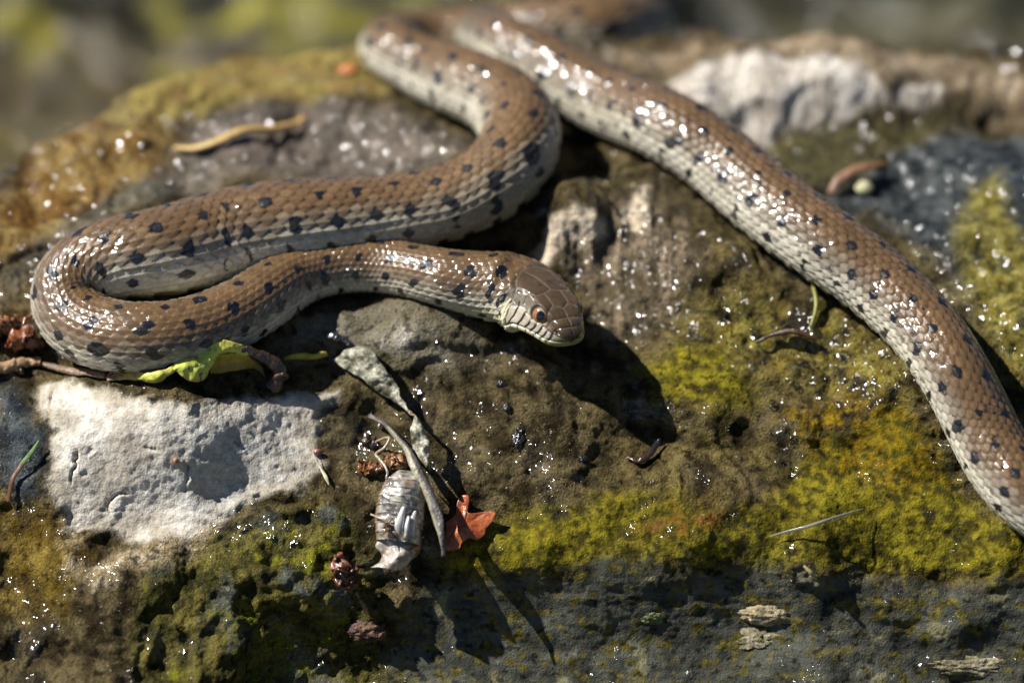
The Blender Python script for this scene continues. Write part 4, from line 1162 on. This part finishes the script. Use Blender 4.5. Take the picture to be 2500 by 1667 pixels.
# ---- the insect husk
husk = bpy.data.objects.new('insect_husk', None)
col.objects.link(husk)
tag(husk, 'silvery empty insect husk with ringed abdomen lying below the dead blade', 'insect husk')
axis = spline(path('husk_axis'), 200)
nA = n_of('husk_axis', 2)
tA = axis[-1] - axis[0]; tA /= np.linalg.norm(tA)
wA = np.cross(tA, nA); wA /= np.linalg.norm(wA)
nA = np.cross(wA, tA)
prof_t = [0, .08, .2, .4, .6, .8, 1.0]
prof_w = [.22, .34, .44, .53, .55, .53, .48]
NSEG = 8
for k in range(NSEG):
    a, b = k / NSEG - 0.004, (k + 1) / NSEG + 0.03
    tt_ = np.linspace(a, b, 12)
    lift = np.linspace(0.0, 0.012, 12) + 0.012 * np.exp(-((np.linspace(0, 1, 12) - 0.95) / 0.07) ** 2)
    az = np.linspace(-0.62 * np.pi, 0.62 * np.pi, 41)
    w = np.interp(tt_, prof_t, prof_w) + lift
    pc = np.stack([np.interp(np.clip(tt_, 0, 1), np.linspace(0, 1, 200), axis[:, q]) for q in range(3)], -1)
    G = pc[:, None] + w[:, None, None] * (np.sin(az)[None, :, None] * wA + 0.78 * np.cos(az)[None, :, None] * nA)
    G = G + nA * ((0.10 * fbm(G, 2.0, 3, seed=2) + 0.05 * fbm(G, 6.0, 2, seed=k))[..., None])
    V, F = sheet(G, 0.012)
    azz = np.tile(az, 12); azz = np.concatenate([azz, azz])
    rowk = np.repeat(np.arange(12), 41); rowk = np.concatenate([rowk, rowk])
    c = duo((0.10, 0.085, 0.065), (0.50, 0.46, 0.40), fbm(V, 5.5, 3, seed=20 + k), -0.3, 0.3)
    c = mixc(c, 0.6 * sstep(0.05, 0.4, fbm(V, 1.8, 2, seed=31)), (0.30, 0.19, 0.10))
    c = mixc(c, sstep(0.9, 1.5, np.where((V @ wA - axis[100] @ wA) > 0, np.abs(azz), 0)), (0.30, 0.17, 0.07))
    c = mixc(c, 0.8 * np.exp(-((rowk - 11) / 0.8) ** 2), (0.60, 0.53, 0.42))
    add_mesh('segment', V, F, M_HUSK, parent=husk, color=c)
V, F, uu, vv = ribbon(L_['husk_tail'], 40, 25, 0.014, belly=0.28, wave=0.16, seed=12)
c = duo((0.34, 0.26, 0.19), (0.62, 0.56, 0.48), fbm(V, 4.0, 3, seed=6))
c = mixc(c, sstep(0.55, 0.8, vv) * sstep(0.8, 0.3, uu), duo((0.26, 0.12, 0.03), (0.42, 0.24, 0.10), fbm(V, 6, 2, seed=7)))
add_mesh('thorax_shell', V, F, M_HUSK, parent=husk, color=c)
for kk in ('wing_pad_a', 'wing_pad_b', 'wing_pad_c'):
    V, F, uu, vv = ribbon(L_[kk], 26, 7, 0.02, belly=0.05)
    add_mesh('wing_pad', V, F, M_HUSK, parent=husk, color=mixc(duo((0.50, 0.49, 0.50), (0.66, 0.63, 0.60), 0.5 - vv), sstep(0.8, 1.0, uu), (0.36, 0.24, 0.14)))
for kk, r in (('husk_leg_a', 0.028), ('husk_leg_b', 0.026), ('husk_leg_c', 0.032), ('husk_leg_d', 0.03)):
    put(add_tube('leg', kk, [r * 0.7, r, r * 1.2, r, r * 0.7], M_HUSK, (0.48, 0.40, 0.30), (0.38, 0.27, 0.17), parent=husk, rough=0.012, segs=8))
# spiny brown tuft of leg stumps
for q in range(9):
    p0 = axis[165] + nA * 0.42 + wA * (0.20 + 0.05 * (q % 3)) + tA * (0.03 * q - 0.1)
    p1 = p0 + nA * 0.13 + tA * 0.06 * ((q * 7) % 5 - 2) + wA * 0.05 * ((q * 5) % 4 - 1.5)
    V, F = tube([p0, 0.5 * (p0 + p1) + 0.02 * tA, p1], [0.03, 0.022, 0.008], segs=6, up=wA, n=6)
    put((V, F, np.full((len(V), 3), (0.24, 0.11, 0.03)), 'spine', M_HUSK, husk))

amber = put(add_tube('amber_husk', 'amber_a', [0.06, 0.14, 0.16, 0.13, 0.08], M_WETBROWN, (0.20, 0.075, 0.012), (0.13, 0.045, 0.01), flat=0.5, rough=0.2, segs=28, n=60))
tag(amber, 'glossy amber-brown husk fragment just above the silvery insect husk', 'husk')
put(add_tube('knuckle', 'amber_b', [0.09, 0.15, 0.17, 0.10], M_WETBROWN, (0.15, 0.07, 0.02), (0.24, 0.10, 0.03), parent=amber, flat=0.6, rough=0.2, segs=24, n=40))
put(add_tube('dark_shred', 'amber_c', [0.05, 0.09, 0.08, 0.05], M_WETBROWN, (0.05, 0.025, 0.012), (0.03, 0.02, 0.012), parent=amber, flat=0.5, rough=0.2, segs=20, n=40))

# ---- red leaf fragment
poly = np.array([at(*p) for p in L_['red_leaf']])
mid = at(*L_['red_leaf_mid'][0])
nn = n_of('red_leaf_mid')
m = len(poly)
outline = spline(np.vstack([poly, poly[:1]]), 96)[:-1]
rings = np.linspace(0.02, 1, 16)
G = mid + (outline[None] - mid) * rings[:, None, None]
G = G + nn * (0.10 * fbm(G, 1.6, 3, seed=3) + 0.06 * (rings[:, None] ** 2))[..., None]
Gc = np.concatenate([G, G[:, :1]], 1)
V, F = sheet(Gc, 0.018)
c = duo((0.24, 0.045, 0.012), (0.40, 0.105, 0.030), fbm(V, 3.0, 3, seed=5))
o = add_mesh('red_leaf', V, F, mat_tint('red_leaf', rough=0.4, coat=0.4, coat_rough=0.15, vary=0.3, vary_scale=10, bump=0.02, bump_scale=14), color=c)
tag(o, 'torn rust-red leaf scrap with blunt lobes beside the tip of the dead blade', 'leaf')

# ---- debris lower centre
bud = put(add_tube('rotten_bud', 'bud', [0.09, 0.16, 0.15, 0.17, 0.08], M_WETBROWN, (0.17, 0.05, 0.02), (0.06, 0.028, 0.012), rough=0.3, segs=28, n=60))
tag(bud, 'wet reddish-brown rotten bud clinging to the rock under the insect husk', 'bud')
put(add_tube('stem', 'bud_stalk', [0.05, 0.045, 0.05, 0.055, 0.05], M_WETBROWN, (0.06, 0.03, 0.012), (0.36, 0.15, 0.04), parent=bud, rough=0.015))
for q in range(14):
    p0 = path('bud')[2] + np.array([rnd.uniform(-.14, .14), rnd.uniform(-.1, .05), rnd.uniform(0, .16)])
    p1 = p0 + np.array([0.05 + rnd.uniform(-.05, .06), -0.06, -0.20 + rnd.uniform(-.06, .06)])
    V, F = tube([p0, 0.5 * (p0 + p1), p1], [0.022, 0.02, 0.010], segs=6, up=(1, 0, 0), n=6)
    put((V, F, np.full((len(V), 3), rnd.choice([(0.30, 0.11, 0.03), (0.16, 0.06, 0.02), (0.34, 0.22, 0.09)])), 'bract', M_WETBROWN, bud))
V, F = lump(at(*L_['clod'][0]), (0.44, 0.24, 0.20), n_of('clod'), rough=0.5, seed=3, n=26)
o = add_mesh('soil_clod', V, F, mat_tint('clod', rough=0.7, vary=0.5, vary_scale=9, bump=0.08, bump_scale=12), color=duo((0.06, 0.028, 0.016), (0.13, 0.065, 0.035), fbm(V, 4, 2)))
tag(o, 'brown crumbly clod stuck on the rock below the rotten bud', 'clod')

# ---- needles, twigs, blades
o = put(add_tube('dead_needle', 'needle', [0.05, 0.11, 0.12, 0.12, 0.13, 0.12, 0.08], M_STRAW, (0.52, 0.36, 0.13), (0.50, 0.30, 0.10), flat=0.6, n=40))
tag(o, 'blurred straw-coloured curved stalk on the grey rock behind the snake', 'stalk')
o = put(add_tube('brown_twig', 'twig_right', [0.06, 0.12, 0.13, 0.11, 0.05], M_WETBROWN, (0.28, 0.16, 0.11), (0.24, 0.10, 0.03), flat=0.5, n=30, rough=0.03))
tag(o, 'small curved rusty-brown twig under the pale ledge, right of the snake', 'twig')
V, F = lump(at(*L_['pale_pebble'][0]), (0.22, 0.19, 0.14), n_of('pale_pebble'), rough=0.15, seed=4)
o = add_mesh('pebble', V, F, M_CRUST, color=(0.52, 0.50, 0.30))
tag(o, 'tiny pale yellowish pebble beside the rusty-brown twig', 'pebble')
bark = put(add_tube('bark_curl', 'bark_curl', [0.16, 0.17, 0.17, 0.12], M_WETBROWN, (0.30, 0.11, 0.03), (0.34, 0.16, 0.07), rough=0.3, segs=26, n=60))
tag(bark, 'shiny orange-brown bark curl at the outer bend of the left coil', 'bark')
put(add_tube('lower_fold', 'bark_curl_b', [0.14, 0.22, 0.24, 0.16], M_WETBROWN, (0.24, 0.07, 0.015), (0.16, 0.05, 0.02), parent=bark, rough=0.2, segs=16, n=26))
o = put(add_tube('tan_twig', 'tan_twig', [0.12, 0.13, 0.13, 0.10], M_DRY, (0.34, 0.22, 0.10), (0.36, 0.22, 0.12), flat=0.7, rough=0.09, n=40))
tag(o, 'wet tan twig lying below the orange-brown bark curl', 'twig')
o = put(add_tube('flat_twig', 'twig_under', [0.06, 0.10, 0.10, 0.06], M_DRY, (0.10, 0.065, 0.03), (0.24, 0.14, 0.08), flat=0.5, rough=0.03, n=26))
tag(o, 'thin brown twig pressed under the front coil of the snake', 'twig')
V, F, c, nm_, mt_, pr_ = add_tube('grass_shoot', 'grass_bit', [0.02, 0.06, 0.06, 0.055, 0.06, 0.045], M_STRAW, (0.09, 0.17, 0.04), (0.15, 0.07, 0.03), flat=0.35, n=40)
tt_ = np.concatenate([np.linspace(0, 1, (len(V) - 2) // 10).repeat(10), [0, 1]])
c = mixc(np.tile((0.09, 0.16, 0.035), (len(V), 1)), sstep(0.36, 0.44, tt_), (0.13, 0.055, 0.025))
o = put((V, F, c, nm_, mt_, pr_))
tag(o, 'short grass blade, green above and brown below, left of the pale dry stone', 'grass blade')
o = put(add_tube('grass_awn', 'awn', [0.008, 0.016, 0.018, 0.03, 0.05, 0.01], M_STRAW, (0.40, 0.33, 0.24), (0.62, 0.58, 0.38), flat=0.4, n=30))
tag(o, 'thin pale grass awn at the edge of the white dry stone', 'grass awn')
V, F = lump(at(*L_['pink_seed'][0]), (0.12, 0.08, 0.07), n_of('pink_seed'), rough=0.1, seed=6)
o = add_mesh('seed', V, F, M_WETBROWN, color=(0.26, 0.12, 0.09))
tag(o, 'small pinkish-brown seed at the top of the grass awn', 'seed')
V, F = lump(at(*L_['orange_seed'][0]), (0.06, 0.07, 0.05), n_of('orange_seed'), rough=0.15, seed=7)
o = add_mesh('seed', V, F, M_STRAW, color=(0.42, 0.16, 0.05))
tag(o, 'tiny orange-brown seed in the middle of the white dry stone', 'seed')
o = put(add_tube('clear_strand', 'strand', [0.012, 0.03, 0.04, 0.04, 0.03, 0.012], mat_tint('clear_strand', rough=0.2, coat=1.0, coat_rough=0.05, trans=0.4), (0.50, 0.47, 0.36), flat=0.35, n=40))
tag(o, 'thin glassy strand over the yellow algae, left of the snake\'s rear', 'strand')
o = put(add_tube('straw_bit', 'straw', [0.03, 0.05, 0.02], M_STRAW, (0.42, 0.33, 0.15), flat=0.5))
tag(o, 'short tan straw splinter at the lower edge of the yellow algae', 'straw')
V, F = lump(at(*L_['flake'][0]), (0.54, 0.22, 0.09), n_of('flake'), rough=0.6, freq=2.2, seed=8, n=26)
o = add_mesh('bark_flake', V, F, M_CRUST, color=duo((0.22, 0.17, 0.09), (0.36, 0.29, 0.17), fbm(V, 4, 3)))
tag(o, 'ragged tan bark flake lying on the dark slate band', 'bark flake')
crusts = [((0.5, 0.22, 0.025), 'flat pale lichen crust below the ragged tan bark flake'), ((0.7, 0.2, 0.05), 'cream lichen crust in the lower right corner'),
          ((0.22, 0.14, 0.025), 'lone small greenish lichen crust on the dark slate below the yellow algae')]
for k, (sz, lab) in enumerate(crusts):
    p = L_['crust'][k]
    V, F = lump(at(*p), sz, nrm(*p[:2]), rough=0.9, freq=2.6, seed=30 + k, n=26)
    o = add_mesh('lichen_crust', V, F, M_CRUST, color=duo((0.13, 0.11, 0.05), (0.30, 0.26, 0.16), fbm(V, 3, 3)) * (np.array([0.7, 0.9, 0.6]) if k == 2 else 1))
    tag(o, lab, 'lichen', 'lichen crusts on the slate band')
M_BLACK = mat_tint('black_wet', rough=0.25, coat=1.0, coat_rough=0.05, vary=0.3, vary_scale=8, bump=0.03, bump_scale=10)
o = put(add_tube('black_leaf_curl', 'black_curl', [0.04, 0.09, 0.10, 0.08, 0.05], M_BLACK, (0.05, 0.022, 0.01), (0.016, 0.015, 0.018), rough=0.03, flat=0.6, n=30))
tag(o, 'black glossy curled leaf scrap below the tip of the head\'s shadow', 'leaf scrap')
for k, p in enumerate(L_['black_crumbs']):
    sz = (0.11, 0.08, 0.12, 0.12)[k]
    V, F = lump(at(*p), (sz, sz * (0.7 + 0.5 * (k % 3)), 0.04), nrm(*p[:2]), rough=1.1, freq=2.4, seed=40 + k, n=20)
    o = add_mesh('black_crumb', V, F, M_BLACK, color=(0.018, 0.015, 0.012))
    tag(o, ('uppermost of the three black wet crumbs in a line below the chin', 'middle one of the three black wet crumbs in a line below the chin',
            'lowest of the three black wet crumbs in a line below the chin', 'lone black wet crumb just left of the black curled leaf scrap')[k], 'crumb', 'black wet crumbs under the head')
o = put(add_tube('black_debris', 'black_scrap', [0.06, 0.09, 0.08, 0.06], M_BLACK, (0.025, 0.025, 0.03), rough=0.08, flat=0.5, n=30))
tag(o, 'black wet debris at the upper end of the grey dead leaf', 'debris')
o = put(add_tube('dark_twig', 'dark_twig', [0.04, 0.06, 0.07, 0.06], M_WETBROWN, (0.03, 0.016, 0.008), (0.09, 0.04, 0.015), rough=0.03, n=30))
tag(o, 'short dark brown twig on the rock left of the snake\'s long rear body', 'twig')
o = put(add_tube('green_thread', 'green_thread', [0.07, 0.06, 0.06, 0.05, 0.03], M_LEAF, (0.17, 0.18, 0.025), (0.20, 0.19, 0.03), rough=0.02, n=30))
tag(o, 'yellow-green algae thread hanging from under the snake\'s rear body', 'algae thread')
V, F = lump(at(*L_['orange_scrap'][0]), (0.22, 0.16, 0.05), n_of('orange_scrap'), rough=0.7, seed=13)
o = add_mesh('orange_scrap', V, F, M_DRY, color=(0.50, 0.16, 0.04))
tag(o, 'blurred orange leaf scrap on the yellow crest behind the snake', 'leaf scrap')

# ---------------------------------------------------------------- water beads on the wet stone
import bmesh
bm = bmesh.new()
bmesh.ops.create_icosphere(bm, subdivisions=2, radius=1.0)
bead_v = np.array([v.co[:] for v in bm.verts])
bead_f = np.array([[v.index for v in f.verts] for f in bm.faces])
bm.free()
rg = np.random.default_rng(3)
bi = rg.integers(150, len(GXS) - 150, 30000)
bj = rg.integers(0, len(GSS), 30000)
keep = (WET[bi, bj] > 0.6) & (n_lo[bi, bj] > 0.02) & (GSS[bj] > -9) & (GSS[bj] < 12.5) & (slate[bi, bj] < 0.4)
right = np.clip((X[bi, bj] + 3) / 10, 0.12, 1)
keep &= rg.random(30000) < 0.8 * right
bi, bj = bi[keep][:1500], bj[keep][:1500]
cen_b = PR[bi, bj]
nb = NB[bi, bj]
rb = (0.02 + 0.085 * rg.random(len(bi)) ** 3) * (0.7 + 0.5 * np.clip(X[bi, bj] / 8, 0, 1))
# and on the wet rear of the snake
lat_ok = np.where((np.abs(phi) < 1.9))[0]
rear = np.where((ST > 0.52 * TOTAL) & (ST < 0.93 * TOTAL))[0]
si = rg.choice(rear, 420)
sj = rg.choice(lat_ok, 420)
cen_b = np.vstack([cen_b, PV[si, sj]])
nb = np.vstack([nb, NS[si, sj]])
rb = np.concatenate([rb, 0.03 + 0.07 * rg.random(420) ** 2])
bi = np.arange(len(rb))
t1_ = np.cross(nb, [0.3, 1, 0.2]); t1_ /= np.linalg.norm(t1_, axis=1)[:, None]
t2_ = np.cross(nb, t1_)
BV = cen_b[:, None] + rb[:, None, None] * (bead_v[None, :, 0:1] * t1_[:, None] + bead_v[None, :, 1:2] * t2_[:, None] + 0.35 * bead_v[None, :, 2:3] * nb[:, None])
BF = (bead_f[None] + (np.arange(len(bi)) * len(bead_v))[:, None, None]).reshape(-1, 3)
M_WATER = mat_tint('water', rough=0.10, trans=1.0, color=(1, 1, 1), spec=0.5)
M_WATER.node_tree.nodes['Principled BSDF'].inputs['IOR'].default_value = 1.33
o = add_mesh('water_beads', BV.reshape(-1, 3), BF, M_WATER)
tag(o, 'tiny water beads scattered over the wet stone and the snake', 'water', kind='stuff')
